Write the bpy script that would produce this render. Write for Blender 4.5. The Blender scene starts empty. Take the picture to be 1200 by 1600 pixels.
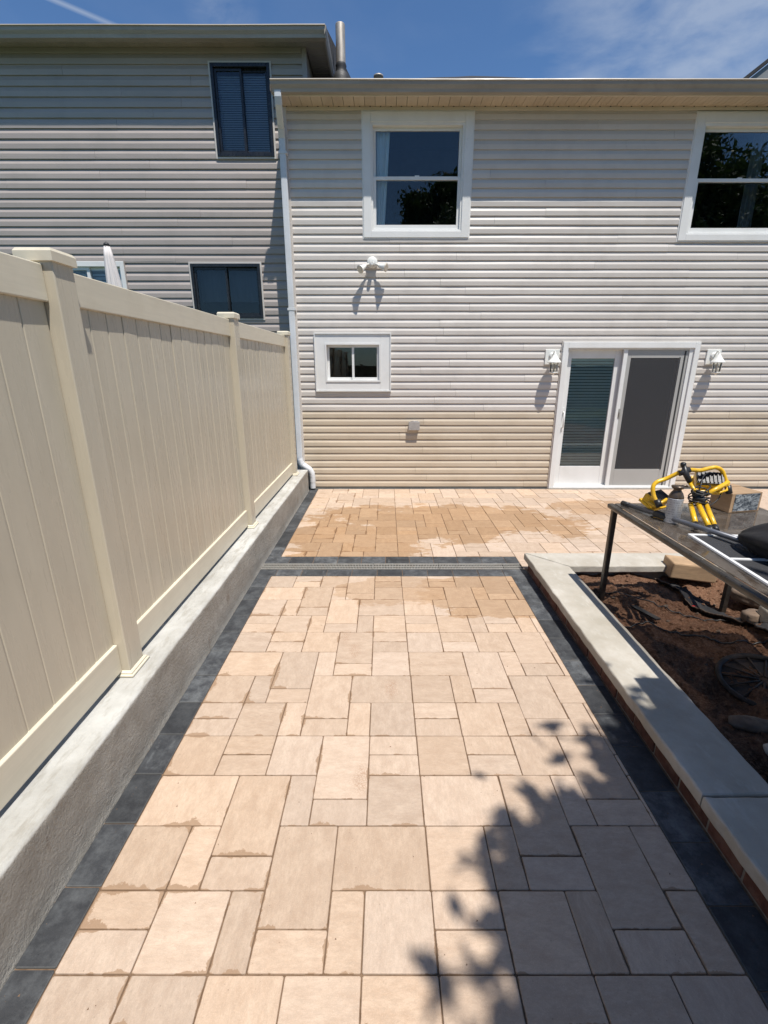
import bpy, math, random
from mathutils import Vector, Matrix, noise as mnoise
random.seed(7)
sc = bpy.context.scene
col = sc.collection
R = math.radians
# ------------------------------------------------------------------ camera
cam_d = bpy.data.cameras.new('camera'); cam = bpy.data.objects.new('camera', cam_d); col.objects.link(cam)
cam.location = (0, 0, 1.9); cam.rotation_euler = (R(90 - 17.4032), 0, 0)
cam_d.sensor_fit = 'VERTICAL'; cam_d.sensor_height = 32.0; cam_d.sensor_width = 24.0
cam_d.lens = 729.0 / 1600 * 32.0
cam_d.shift_x = -4.0 / 1600
cam_d.clip_start = 0.02; cam_d.clip_end = 1000
sc.camera = cam
# ------------------------------------------------------------------ sun, sky
SUN = Vector((-0.20, 0.33, -1.0)).normalized()
sl = bpy.data.lights.new('sun', 'SUN'); sl.energy = 5.0; sl.angle = R(0.53); sl.color = (1.0, 0.955, 0.89)
so = bpy.data.objects.new('sun', sl); col.objects.link(so); so.location = (4, -6, 14)
so.rotation_euler = SUN.to_track_quat('-Z', 'Y').to_euler()
world = bpy.data.worlds.new('World'); sc.world = world; world.use_nodes = True
sc.view_settings.view_transform = 'Standard'; sc.view_settings.look = 'None'
sc.view_settings.exposure = 0.28; sc.view_settings.gamma = 1.0; sc.view_settings.use_curve_mapping = False
sc.cycles.max_bounces = 6; sc.cycles.transparent_max_bounces = 12

class NT:
    def __init__(s, tree): s.t = tree; s.n = tree.nodes; s.l = tree.links
    def node(s, typ, **kw):
        x = s.n.new(typ)
        for k, v in kw.items():
            if hasattr(x, k): setattr(x, k, v)
        return x
    def put(s, sock, v):
        if v is None: return
        if hasattr(v, 'is_linked') or isinstance(v, bpy.types.NodeSocket): s.l.new(v, sock)
        else:
            if sock.type == 'RGBA' and len(v) == 3: v = (*v, 1)
            sock.default_value = v
    def pos(s): return s.node('ShaderNodeNewGeometry').outputs['Position']
    def mapping(s, vec, scale=(1,1,1), loc=(0,0,0), rot=(0,0,0)):
        m = s.node('ShaderNodeMapping'); s.put(m.inputs[0], vec)
        m.inputs['Scale'].default_value = scale; m.inputs['Location'].default_value = loc; m.inputs['Rotation'].default_value = rot
        return m.outputs[0]
    def noise(s, vec, scale, detail=4, rough=.55, dist=0):
        m = s.node('ShaderNodeTexNoise'); s.put(m.inputs['Vector'], vec)
        m.inputs['Scale'].default_value = scale; m.inputs['Detail'].default_value = detail
        m.inputs['Roughness'].default_value = rough; m.inputs['Distortion'].default_value = dist
        return m.outputs[0]
    def voro(s, vec, scale, feature='F1'):
        m = s.node('ShaderNodeTexVoronoi'); m.feature = feature; s.put(m.inputs['Vector'], vec); m.inputs['Scale'].default_value = scale
        return m.outputs['Distance']
    def ramp(s, fac, a, b, lo=0., hi=1.):
        m = s.node('ShaderNodeMapRange'); m.clamp = True; s.put(m.inputs[0], fac)
        m.inputs[1].default_value = a; m.inputs[2].default_value = b; m.inputs[3].default_value = lo; m.inputs[4].default_value = hi
        return m.outputs[0]
    def mix(s, fac, a, b, mode='MIX'):
        m = s.node('ShaderNodeMix'); m.data_type = 'RGBA'; m.blend_type = mode
        s.put(m.inputs[0], fac); s.put(m.inputs[6], a); s.put(m.inputs[7], b)
        return m.outputs[2]
    def math(s, op, a, b=None, c=None):
        m = s.node('ShaderNodeMath'); m.operation = op; s.put(m.inputs[0], a); s.put(m.inputs[1], b)
        if c is not None: s.put(m.inputs[2], c)
        return m.outputs[0]
    def sep(s, v):
        m = s.node('ShaderNodeSeparateXYZ'); s.put(m.inputs[0], v); return m.outputs
    def rnd(s): return s.node('ShaderNodeObjectInfo').outputs['Random']
    def bump(s, h, strength=.3, dist=.01, normal=None):
        m = s.node('ShaderNodeBump'); s.put(m.inputs['Height'], h); m.inputs['Strength'].default_value = strength
        m.inputs['Distance'].default_value = dist
        if normal is not None: s.put(m.inputs['Normal'], normal)
        return m.outputs[0]

# sky with thin wisps of cloud
w = NT(world.node_tree); w.n.clear()
sky = w.node('ShaderNodeTexSky'); sky.sky_type = 'NISHITA'; sky.sun_disc = False
sd = -SUN
sky.sun_elevation = math.asin(sd.z); sky.sun_rotation = math.atan2(sd.x, sd.y)
sky.air_density = 1.0; sky.dust_density = 0.3; sky.ozone_density = 4.0; sky.altitude = 50
tc = w.node('ShaderNodeTexCoord').outputs['Generated']
def raydir(px, py):
    th = R(17.4032); v = (py - 800) / 729; u = (px - 604) / 729
    return Vector((u, math.cos(th) - v*math.sin(th), -(math.sin(th) + v*math.cos(th)))).normalized()
def patch(d, r0, r1):
    m = w.node('ShaderNodeVectorMath'); m.operation = 'DOT_PRODUCT'; w.put(m.inputs[0], tc); m.inputs[1].default_value = d
    return w.ramp(m.outputs['Value'], math.cos(R(r1)), math.cos(R(r0)))
cn = w.noise(w.mapping(tc, (2.0, 3.4, 5), rot=(0.5, 0.9, 0.2)), 2.2, 8, .55, .3)
cn2 = w.noise(w.mapping(tc, (4, 9, 9), rot=(0.1, 0.2, -0.9)), 3.0, 7, .6, .3)
cl = w.math('MULTIPLY', w.ramp(cn, .40, .82), patch(raydir(1120, 40), 2, 17))
cl2 = w.math('MULTIPLY', w.ramp(cn2, .36, .75), patch(raydir(345, 0), .3, 3.2))
allc = w.math('ADD', cl, w.math('MULTIPLY', cl2, .30))
allc = w.math('ADD', allc, w.math('MULTIPLY', w.ramp(cn, .48, .95), .10))
# old contrail: a thin band of cloud on a great circle
da, db = raydir(84, 0), raydir(160, 32)
nrm = da.cross(db).normalized()
m = w.node('ShaderNodeVectorMath'); m.operation = 'DOT_PRODUCT'; w.put(m.inputs[0], tc); m.inputs[1].default_value = nrm
band = w.ramp(w.math('ABSOLUTE', m.outputs['Value']), .0003, .0042, 1, 0)
band = w.math('MULTIPLY', band, patch(raydir(95, 5), 1, 7))
allc = w.math('ADD', allc, w.math('MULTIPLY', band, .45))
tint = w.mix(1.0, sky.outputs[0], (0.84, 1.06, 1.24), 'MULTIPLY')
skyc = w.mix(w.math('MINIMUM', w.math('MULTIPLY', allc, .8), .42), tint, (6.2, 6.8, 7.6))
bg = w.node('ShaderNodeBackground'); w.put(bg.inputs[0], skyc); bg.inputs[1].default_value = 0.082
wo = w.node('ShaderNodeOutputWorld'); w.l.new(bg.outputs[0], wo.inputs[0])

# ------------------------------------------------------------------ materials
MATS = {}
def newmat(name):
    m = bpy.data.materials.new(name); m.use_nodes = True
    t = NT(m.node_tree); b = [x for x in t.n if x.type == 'BSDF_PRINCIPLED'][0]
    MATS[name] = m
    return m, t, b
def plain(name, c, rough=.5, metal=0., var=.12, nscale=6, stretch=(1,1,1), bump=.08, bscale=60, bdist=.002, dirt=None, dirt_amt=.4, rndv=.06, coat=0, spec=None):
    """colour broken by two noises, roughness variation, fine relief, some dirt"""
    m, t, b = newmat(name)
    p = t.mapping(t.pos(), stretch)
    n = t.noise(p, nscale, 6, .6)
    f = t.ramp(n, .3, .7, 1 - var, 1 + var)
    f = t.math('MULTIPLY', f, t.ramp(t.rnd(), 0, 1, 1 - rndv, 1 + rndv))
    v = t.node('ShaderNodeHueSaturation'); v.inputs['Color'].default_value = (*c, 1); t.put(v.inputs['Value'], f)
    base = v.outputs[0]
    if dirt:
        dn = t.noise(t.pos(), nscale*.45 + 1.3, 8, .68)
        base = t.mix(t.ramp(dn, .48, .72, 0, dirt_amt), base, dirt)
    t.put(b.inputs['Base Color'], base)
    b.inputs['Metallic'].default_value = metal
    t.put(b.inputs['Roughness'], t.ramp(t.noise(p, nscale*2.3, 4), .3, .7, max(.02, rough - .08), min(1, rough + .08)))
    if coat: b.inputs['Coat Weight'].default_value = coat
    if spec is not None: b.inputs['Specular IOR Level'].default_value = spec
    if bump:
        t.put(b.inputs['Normal'], t.bump(t.noise(p, bscale, 5, .65), bump, bdist))
    return m

# siding
plain('siding', (.585, .545, .50), .42, var=.05, nscale=1.8, stretch=(.5,1,6), bump=.15, bscale=9, bdist=.003, dirt=(.36,.33,.30), dirt_amt=.28, rndv=.035)
plain('siding_tan', (.535, .455, .35), .48, var=.07, nscale=1.6, stretch=(.5,1,5), bump=.15, bscale=9, bdist=.003, dirt=(.38,.30,.20), dirt_amt=.35, rndv=.05)  # yellower tan tone for the lower courses
plain('siding_mid_tan', (.565, .50, .42), .45, var=.06, nscale=1.6, stretch=(.5,1,5), bump=.15, bscale=9, bdist=.003, dirt=(.38,.31,.22), dirt_amt=.35, rndv=.05)  # tan tone midway between the main siding and the lower courses
plain('siding_grey', (.40, .350, .318), .45, var=.05, nscale=1.5, stretch=(.5,1,6), bump=.15, bscale=9, bdist=.003, dirt=(.26,.24,.21), dirt_amt=.3, rndv=.045)
plain('sheathing', (.25, .22, .18), .9)
plain('trim_white', (.74, .74, .72), .35, var=.03, nscale=3, bump=.05, bscale=40, dirt=(.52,.5,.44), dirt_amt=.22, rndv=.02)
plain('panel_grey', (.40, .395, .375), .4, var=.04, nscale=3, bump=.05, bscale=40)
plain('trim_cream', (.62, .56, .46), .45, var=.05, nscale=3, dirt=(.42,.36,.27), dirt_amt=.3)
plain('soffit', (.56, .46, .34), .5, var=.05, nscale=3, dirt=(.36,.28,.2), dirt_amt=.35, rndv=.05)
plain('soffit_grey', (.40, .35, .30), .5, var=.05, nscale=3, dirt=(.26,.22,.18), dirt_amt=.35, rndv=.05)
plain('gutter_metal', (.36, .315, .26), .45, .0, var=.12, nscale=2.5, stretch=(.5,3,6), dirt=(.22,.19,.15), dirt_amt=.5)
plain('downspout_white', (.66, .68, .70), .3, var=.05, nscale=3, dirt=(.45,.44,.4), dirt_amt=.35)
plain('shingle', (.035, .035, .038), .95, var=.3, nscale=40, bump=.6, bscale=180, bdist=.004, rndv=.25)
plain('vent_metal', (.34, .31, .27), .55, .5, var=.25, nscale=14, stretch=(1,1,.3), dirt=(.18,.13,.09), dirt_amt=.6)
plain('rubber', (.03, .03, .032), .6, var=.2, nscale=20, bump=.4, bscale=60)
plain('black_metal', (.018, .02, .024), .3, .3, var=.2, nscale=10, dirt=(.1,.1,.1), dirt_amt=.2)
plain('dark_room', (.008, .008, .009), .9, bump=0)
plain('curtain', (.75, .80, .82), .9, var=.06, nscale=6, stretch=(6,1,.5), bump=0)
plain('grey_curtain', (.16, .165, .17), .9, var=.1, nscale=6, stretch=(6,1,.5), bump=0)
plain('blind', (.48, .53, .56), .6, var=.05, nscale=4, bump=0)
plain('blind_green', (.38, .50, .48), .6, var=.08, nscale=4, bump=0)
plain('screen_grey', (.10,.10,.105), .8, var=.06, nscale=3, bump=.1, bscale=900, bdist=.0005)
plain('fence', (.515, .462, .36), .30, var=.045, nscale=4, stretch=(3,3,.4), bump=.025, bscale=26, bdist=.0015, dirt=(.40,.34,.24), dirt_amt=.16, rndv=.03, spec=.4)
plain('fence_rail', (.64, .58, .455), .38, var=.05, nscale=9, stretch=(3,.35,6), bump=.14, bscale=22, bdist=.0015, dirt=(.46,.40,.29), dirt_amt=.25, rndv=.03, spec=.4)
plain('galvanised', (.40, .39, .36), .45, .5, var=.15, nscale=30, dirt=(.32,.26,.2), dirt_amt=.5)
plain('brick_red', (.105, .040, .027), .9, var=.3, nscale=25, bump=.6, bscale=90, bdist=.005, dirt=(.30,.24,.19), dirt_amt=.25, rndv=.25)
plain('mortar', (.20, .18, .155), .95, var=.2, nscale=30, bump=.5, bscale=120, bdist=.004)
plain('wood', (.36, .24, .14), .8, var=.2, nscale=8, stretch=(1,1,8), bump=.3, bscale=30, bdist=.003, dirt=(.16,.1,.06), dirt_amt=.4)
plain('table_frame', (.085, .078, .07), .32, .7, var=.3, nscale=14, dirt=(.2,.17,.13), dirt_amt=.35)
plain('pole_grey', (.13, .135, .15), .38, .5, var=.15, nscale=12)
plain('black_plastic', (.016, .016, .017), .42, var=.25, nscale=30, dirt=(.07,.06,.05), dirt_amt=.35)
plain('dusty_plastic', (.020, .015, .012), .7, var=.35, nscale=12, dirt=(.13,.075,.045), dirt_amt=.7)
plain('black_fabric', (.012, .012, .014), .85, var=.3, nscale=20, bump=.4, bscale=300, bdist=.001, dirt=(.05,.045,.04), dirt_amt=.25)
plain('yellow_paint', (.72, .42, .012), .3, var=.1, nscale=18, dirt=(.28,.17,.05), dirt_amt=.4, bump=.15, bscale=50, coat=.2)
plain('cable_black', (.012, .012, .013), .5)
plain('cardboard', (.34, .225, .13), .85, var=.1, nscale=12, stretch=(1,1,5), bump=.1, bscale=90, dirt=(.2,.13,.08), dirt_amt=.25)
plain('can_brown', (.10, .075, .055), .35, .5, var=.2, nscale=40)
plain('white_alu', (.72, .73, .73), .3, .1, var=.04, nscale=10, dirt=(.45,.43,.4), dirt_amt=.25)
plain('lamp_white', (.74, .74, .70), .35, var=.06, nscale=20, dirt=(.5,.46,.36), dirt_amt=.35)
plain('box_grey', (.42, .40, .38), .4, .2, var=.1, nscale=20)
plain('parasol_white', (.60, .57, .56), .9, var=.12, nscale=5, stretch=(8,8,.5), bump=.2, bscale=60, dirt=(.36,.33,.33), dirt_amt=.3)
plain('red_plastic', (.6, .02, .02), .4)
plain('pale_concrete', (.46, .43, .37), .85, var=.16, nscale=9, bump=.5, bscale=60, bdist=.004, dirt=(.25,.2,.15), dirt_amt=.5)
plain('soil_stone', (.13, .095, .07), .9, var=.3, nscale=20, bump=.5, bscale=70, bdist=.004, dirt=(.12,.07,.04), dirt_amt=.6, rndv=.35)
plain('bark', (.10, .075, .055), .95, var=.3, nscale=9, stretch=(4,4,.6), bump=.9, bscale=14, bdist=.02)
plain('grey_paint', (.22, .23, .23), .6, var=.06)
plain('far_siding', (.30, .31, .33), .6, var=.05, nscale=2)
plain('caulk', (.20, .20, .18), .9)

def cap_stone():
    m, t, b = newmat('cap_concrete'); p = t.pos()
    n1 = t.noise(p, 3.2, 8, .62); n2 = t.noise(p, 22, 6, .7); n3 = t.noise(t.mapping(p, (3, 1, 1), rot=(0, 0, .3)), 5, 7, .7)
    c = t.mix(t.ramp(n1, .35, .65), (.34, .31, .255), (.46, .43, .375))
    c = t.mix(t.ramp(n2, .42, .66, 0, .5), c, (.38, .34, .28))
    c = t.mix(t.ramp(n3, .55, .72, 0, .45), c, (.56, .55, .51))
    pit = t.ramp(t.voro(p, 55), .04, .10, 1, 0)
    c = t.mix(t.math('MULTIPLY', pit, .35), c, (.2, .17, .13))
    t.put(b.inputs['Base Color'], c); b.inputs['Roughness'].default_value = .88
    h = t.math('ADD', t.noise(p, 45, 7, .7), t.math('MULTIPLY', n1, 1.2))
    t.put(b.inputs['Normal'], t.bump(h, .35, .006))
cap_stone()
def wall_concrete():
    m, t, b = newmat('wall_concrete'); p = t.pos(); x, y, z = t.sep(p)
    n1 = t.noise(p, 2.4, 8, .65); n2 = t.noise(p, 14, 7, .7); nf = t.noise(p, 110, 4, .7)
    top = t.mix(t.ramp(n1, .38, .62), (.36, .35, .32), (.50, .495, .465))
    top = t.mix(t.ramp(t.noise(t.mapping(p, (2, .5, 1)), 9, 7, .7), .50, .64, 0, .6), top, (.26, .24, .20))
    face = t.mix(t.ramp(n1, .38, .66), (.30, .275, .235), (.40, .38, .34))
    face = t.mix(t.ramp(n2, .5, .75, 0, .5), face, (.21, .19, .16))
    rust = t.ramp(t.noise(t.mapping(p, (1, 2.2, .8)), 3.1, 7, .7), .62, .72, 0, .6)
    face = t.mix(rust, face, (.16, .10, .06))
    face = t.mix(t.ramp(nf, .55, .75, 0, .5), face, (.48, .46, .42))
    ist = t.ramp(t.math('ADD', z, t.math('MULTIPLY', n2, .012)), .333, .341)
    t.put(b.inputs['Base Color'], t.mix(ist, face, top)); b.inputs['Roughness'].default_value = .92
    h = t.math('ADD', t.math('MULTIPLY', t.noise(t.mapping(p, (1, 1, 1)), 70, 6, .7), 1.0), t.math('MULTIPLY', n2, .8))
    st = t.ramp(ist, 0, 1, 1.0, .30)
    bm = t.node('ShaderNodeBump'); t.put(bm.inputs['Height'], h); t.put(bm.inputs['Strength'], st); bm.inputs['Distance'].default_value = .016
    t.put(b.inputs['Normal'], bm.outputs[0])
wall_concrete()
def paver(name, light, dark, stain, patches, dark_kind=False):
    m, t, b = newmat(name); p = t.pos(); r = t.rnd()
    x, y, z = t.sep(p)
    off = t.node('ShaderNodeCombineXYZ'); t.put(off.inputs[0], t.math('MULTIPLY', r, 37.0)); t.put(off.inputs[1], t.math('MULTIPLY', r, 91.0))
    vm = t.node('ShaderNodeVectorMath'); vm.operation = 'ADD'; t.put(vm.inputs[0], p); t.put(vm.inputs[1], off.outputs[0])
    q = vm.outputs[0]
    ax = t.mapping(q, (1, 2.0, 1)); ay = t.mapping(q, (2.0, 1, 1))
    sel = t.math('GREATER_THAN', t.math('FRACT', t.math('MULTIPLY', r, 7.0)), .5)
    vein = t.noise(t.mix(sel, ax, ay), 9, 9, .76)
    n2 = t.noise(q, 3.2, 6, .6); grain = t.noise(p, 240, 4, .75)
    c = t.mix(t.ramp(vein, .38, .60), dark, light)
    c = t.mix(t.ramp(n2, .4, .7, 0, .35), c, tuple(v*.86 for v in light))
    c = t.mix(t.ramp(t.noise(t.mix(sel, t.mapping(q, (1, 2.6, 1)), t.mapping(q, (2.6, 1, 1))), 34, 8, .82), .44, .62, 0, .62), c, tuple(v*.72 for v in light))
    c = t.mix(t.math('MULTIPLY', t.ramp(t.voro(q, 46), .05, .13, 1, 0), t.ramp(t.noise(q, 8, 3), .5, .62, 0, .7)), c, tuple(v*.5 for v in dark))
    c = t.mix(t.ramp(t.noise(q, 1.7, 4, .6), .5, .7, 0, .4), c, dark)
    c = t.mix(t.ramp(grain, .52, .74, 0, .5 if not dark_kind else .4), c, tuple(min(1, v*1.25) for v in light))
    c = t.mix(t.ramp(t.noise(p, 150, 3, .7), .62, .75, 0, .35), c, tuple(v*.6 for v in dark))
    hv = t.node('ShaderNodeHueSaturation'); t.put(hv.inputs['Color'], c)
    r2 = t.math('FRACT', t.math('MULTIPLY', r, 13.7)); r3 = t.math('FRACT', t.math('MULTIPLY', r, 31.3))
    t.put(hv.inputs['Value'], t.ramp(r2, 0, 1, *((.87, 1.07) if not dark_kind else (.65, 1.35)))); t.put(hv.inputs['Saturation'], t.ramp(r3, 0, 1, .90, 1.07))
    c = hv.outputs[0]
    # distance to the stone's own edges, from the two UV maps in metres
    u1 = t.node('ShaderNodeUVMap'); u1.uv_map = 'near'; u2 = t.node('ShaderNodeUVMap'); u2.uv_map = 'far'
    a = t.sep(u1.outputs[0]); d = t.sep(u2.outputs[0])
    ex = t.math('MINIMUM', a[0], d[0]); ey = t.math('MINIMUM', a[1], t.math('MULTIPLY', d[1], 2.5))
    e = t.math('MINIMUM', t.math('MULTIPLY', ex, 1.4), ey)
    jag = t.noise(p, 42, 6, .75)
    low = t.noise(p, 5.2, 3, .5)
    if not dark_kind:
        width = t.math('ADD', t.ramp(low, .50, .74, 0.0, .045), t.ramp(t.noise(p, 17, 3), .45, .7, 0, .006))
        width = t.math('MULTIPLY', width, t.ramp(jag, .3, .7, .25, 1.5))
        width = t.math('MULTIPLY', width, t.ramp(x, -1.0, .2, 1.15, .35))
        sm = t.ramp(t.math('SUBTRACT', width, e), 0, .0012)
        # damp patches, lying over the stones where water was swept
        big = t.noise(t.mapping(p, (.8, 1.5, 1)), 1.9, 9, .68)
        acc = None
        for (cx, cy, rx, ry, gain) in patches:
            dx = t.math('DIVIDE', t.math('SUBTRACT', x, cx), rx); dy = t.math('DIVIDE', t.math('SUBTRACT', y, cy), ry)
            dd = t.math('SQRT', t.math('ADD', t.math('MULTIPLY', dx, dx), t.math('MULTIPLY', dy, dy)))
            v = t.math('MULTIPLY', t.ramp(t.math('ADD', dd, t.math('MULTIPLY', t.math('SUBTRACT', big, .5), 2.6)), .93, 1.0, 1, 0), gain)
            acc = v if acc is None else t.math('MAXIMUM', acc, v)
        c = t.mix(sm, c, t.mix(.75, c, stain))
        if acc is not None: c = t.mix(acc, c, t.mix(1, c, (.75, .63, .48), 'MULTIPLY'))
        wet = t.math('MAXIMUM', sm, acc) if acc is not None else sm
        # fine net of scuff marks left by the plate compactor on a few stones
        for (cx, cy) in ((-.22, 2.82), (-.12, 1.76), (.03, 2.42), (-.3, 3.0)):
            dx = t.math('SUBTRACT', x, cx); dy = t.math('SUBTRACT', y, cy)
            dd = t.math('SQRT', t.math('ADD', t.math('MULTIPLY', t.math('MULTIPLY', dx, dx), 5.0), t.math('MULTIPLY', dy, dy)))
            mk = t.math('MULTIPLY', t.ramp(dd, .05, .11, .55, 0), t.ramp(t.voro(p, 85, 'DISTANCE_TO_EDGE'), .03, .10, 1, 0))
            c = t.mix(mk, c, (.30, .17, .10))
    else:
        # whitish film of efflorescence, following the stone's outline at a distance
        ring = t.ramp(t.math('ABSOLUTE', t.math('SUBTRACT', t.math('ADD', t.math('MINIMUM', ex, t.math('MINIMUM', a[1], d[1])), t.math('MULTIPLY', t.math('SUBTRACT', jag, .5), .03)), .035)), .002, .014, 1, 0)
        fl = t.math('MULTIPLY', t.math('MULTIPLY', ring, t.ramp(t.noise(p, 14, 5, .7), .45, .6)), t.ramp(r3, .6, .9, .0, .45))
        haze = t.math('MULTIPLY', t.ramp(t.noise(p, 9, 8, .75), .44, .66), t.ramp(r2, .2, 1, .2, .85))
        c = t.mix(t.math('MAXIMUM', fl, haze), c, (.17, .18, .185))
        c = t.mix(t.ramp(t.math('MINIMUM', ex, t.math('MINIMUM', a[1], d[1])), .001, .006, .5, 0), c, (.20, .20, .19))
        wet = None
    t.put(b.inputs['Base Color'], c)
    b.inputs['Roughness'].default_value = .72 if not dark_kind else .6
    b.inputs['Specular IOR Level'].default_value = .35
    h = t.math('ADD', t.math('MULTIPLY', grain, .5), t.math('ADD', vein, t.math('MULTIPLY', n2, .6)))
    t.put(b.inputs['Normal'], t.bump(h, .5, .005))
paver('paver_tan', (.545, .418, .315), (.425, .308, .222), (.27, .17, .10),
      [(.75, 5.7, 1.75, .72, .98), (-.35, 5.0, 1.0, .8, .95), (.9, 3.72, .62, .45, .8), (3.3, 6.25, 1.1, .36, .8), (.15, 3.75, .55, .28, .55)])
paver('paver_dark', (.050, .053, .058), (.026, .028, .032), (.1, .1, .1), [], True)
def sand():
    m, t, b = newmat('joint_sand'); p = t.pos()
    t.put(b.inputs['Base Color'], t.mix(t.ramp(t.noise(p, 30, 6, .7), .35, .65), (.115, .068, .038), (.20, .13, .08))); b.inputs['Roughness'].default_value = .95
    t.put(b.inputs['Normal'], t.bump(t.noise(p, 300, 3), .5, .003))
sand()
def soil_m():
    m, t, b = newmat('soil'); p = t.pos()
    c = t.mix(t.ramp(t.noise(p, 2.6, 7, .65), .36, .64), (.095, .046, .028), (.24, .125, .075))
    c = t.mix(t.ramp(t.noise(p, 60, 6, .8), .47, .64, 0, .8), c, (.36, .22, .14))
    c = t.mix(t.ramp(t.noise(p, 26, 6, .75), .56, .7, 0, .7), c, (.045, .024, .016))
    t.put(b.inputs['Base Color'], c); b.inputs['Roughness'].default_value = .97; b.inputs['Specular IOR Level'].default_value = .15
    h = t.math('ADD', t.noise(p, 38, 8, .75), t.math('MULTIPLY', t.noise(p, 160, 4, .8), .5))
    t.put(b.inputs['Normal'], t.bump(h, 1.0, .03))
soil_m()
def grass_m():
    m, t, b = newmat('lawn'); p = t.pos()
    t.put(b.inputs['Base Color'], t.mix(t.ramp(t.noise(p, 1.5, 8, .7), .35, .65), (.05, .085, .025), (.09, .12, .045))); b.inputs['Roughness'].default_value = .95
    t.put(b.inputs['Normal'], t.bump(t.noise(p, 40, 6, .8), 1, .05))
grass_m()
def leaf_m():
    m, t, b = newmat('leaf'); r = t.noise(t.pos(), 1.6, 5, .7)
    c = t.mix(t.ramp(r, .35, .65), (.030, .062, .014), (.075, .12, .03))
    t.put(b.inputs['Base Color'], c); b.inputs['Roughness'].default_value = .55
    tr = t.node('ShaderNodeBsdfTranslucent'); t.put(tr.inputs[0], c); mx = t.node('ShaderNodeMixShader'); mx.inputs[0].default_value = .25
    out = [x for x in t.n if x.type == 'OUTPUT_MATERIAL'][0]
    t.l.new(b.outputs[0], mx.inputs[1]); t.l.new(tr.outputs[0], mx.inputs[2]); t.l.new(mx.outputs[0], out.inputs[0])
leaf_m()
def glass_m(name, tint, refl=1.0, rough=.0, dust=0., wave=.0):
    m, t, b = newmat(name); t.n.remove(b)
    out = [x for x in t.n if x.type == 'OUTPUT_MATERIAL'][0]
    tr = t.node('ShaderNodeBsdfTransparent'); tr.inputs[0].default_value = (*tint, 1)
    gl = t.node('ShaderNodeBsdfGlossy'); gl.inputs['Roughness'].default_value = rough
    gl.inputs[0].default_value = (refl, refl, refl, 1)
    fr = t.node('ShaderNodeFresnel'); fr.inputs[0].default_value = 1.5
    if wave:
        bm = t.bump(t.noise(t.pos(), 1.7, 2), wave, .02); t.put(gl.inputs['Normal'], bm)
    mx = t.node('ShaderNodeMixShader'); t.l.new(fr.outputs[0], mx.inputs[0]); t.l.new(tr.outputs[0], mx.inputs[1]); t.l.new(gl.outputs[0], mx.inputs[2])
    last = mx
    if dust:
        df = t.node('ShaderNodeBsdfDiffuse'); p = t.pos()
        t.put(df.inputs[0], t.mix(t.ramp(t.noise(p, 9, 6, .7), .35, .65), (.14, .105, .08), (.30, .27, .24)))
        n = t.noise(t.mapping(p, (1, 2.4, 1), rot=(0, 0, .5)), 3.4, 9, .72, .6)
        mx2 = t.node('ShaderNodeMixShader'); t.put(mx2.inputs[0], t.ramp(n, .36, .70, dust*.35, dust*1.25))
        t.l.new(mx.outputs[0], mx2.inputs[1]); t.l.new(df.outputs[0], mx2.inputs[2]); last = mx2
    t.l.new(last.outputs[0], out.inputs[0])
glass_m('window_glass', (.93, .96, .97), .95, wave=.05)
glass_m('dark_glass', (.78, .82, .86), .8, wave=.08)
glass_m('table_glass', (.90, .88, .86), .9, .06, dust=.20)
glass_m('lantern_glass', (.9, .9, .88), .9, .02)
def mesh_m():
    m, t, b = newmat('insect_screen'); b.inputs['Base Color'].default_value = (.045, .046, .05, 1); b.inputs['Roughness'].default_value = .7
    out = [x for x in t.n if x.type == 'OUTPUT_MATERIAL'][0]; tr = t.node('ShaderNodeBsdfTransparent'); mx = t.node('ShaderNodeMixShader')
    mx.inputs[0].default_value = .62; t.l.new(tr.outputs[0], mx.inputs[1]); t.l.new(b.outputs[0], mx.inputs[2]); t.l.new(mx.outputs[0], out.inputs[0])
mesh_m()
def can_label():
    m, t, b = newmat('can_label'); p = t.pos(); x, y, z = t.sep(p)
    lines = t.math('GREATER_THAN', t.math('FRACT', t.math('MULTIPLY', z, 62.0)), .55)
    words = t.math('GREATER_THAN', t.noise(t.mapping(p, (130, 130, 40)), 1, 2), .5)
    c = t.mix(t.math('MULTIPLY', t.math('MULTIPLY', lines, words), .6), (.40, .41, .43), (.14, .14, .16))
    t.put(b.inputs['Base Color'], c); b.inputs['Roughness'].default_value = .4; b.inputs['Metallic'].default_value = .2
can_label()
def box_print():
    m, t, b = newmat('box_print'); p = t.pos()
    n = t.noise(t.mapping(p, (6, 6, 12)), 3, 5, .7, 1.2)
    c = t.mix(t.ramp(n, .45, .6), (.03, .04, .055), (.30, .33, .35))
    t.put(b.inputs['Base Color'], c); b.inputs['Roughness'].default_value = .4
box_print()
M = MATS

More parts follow.
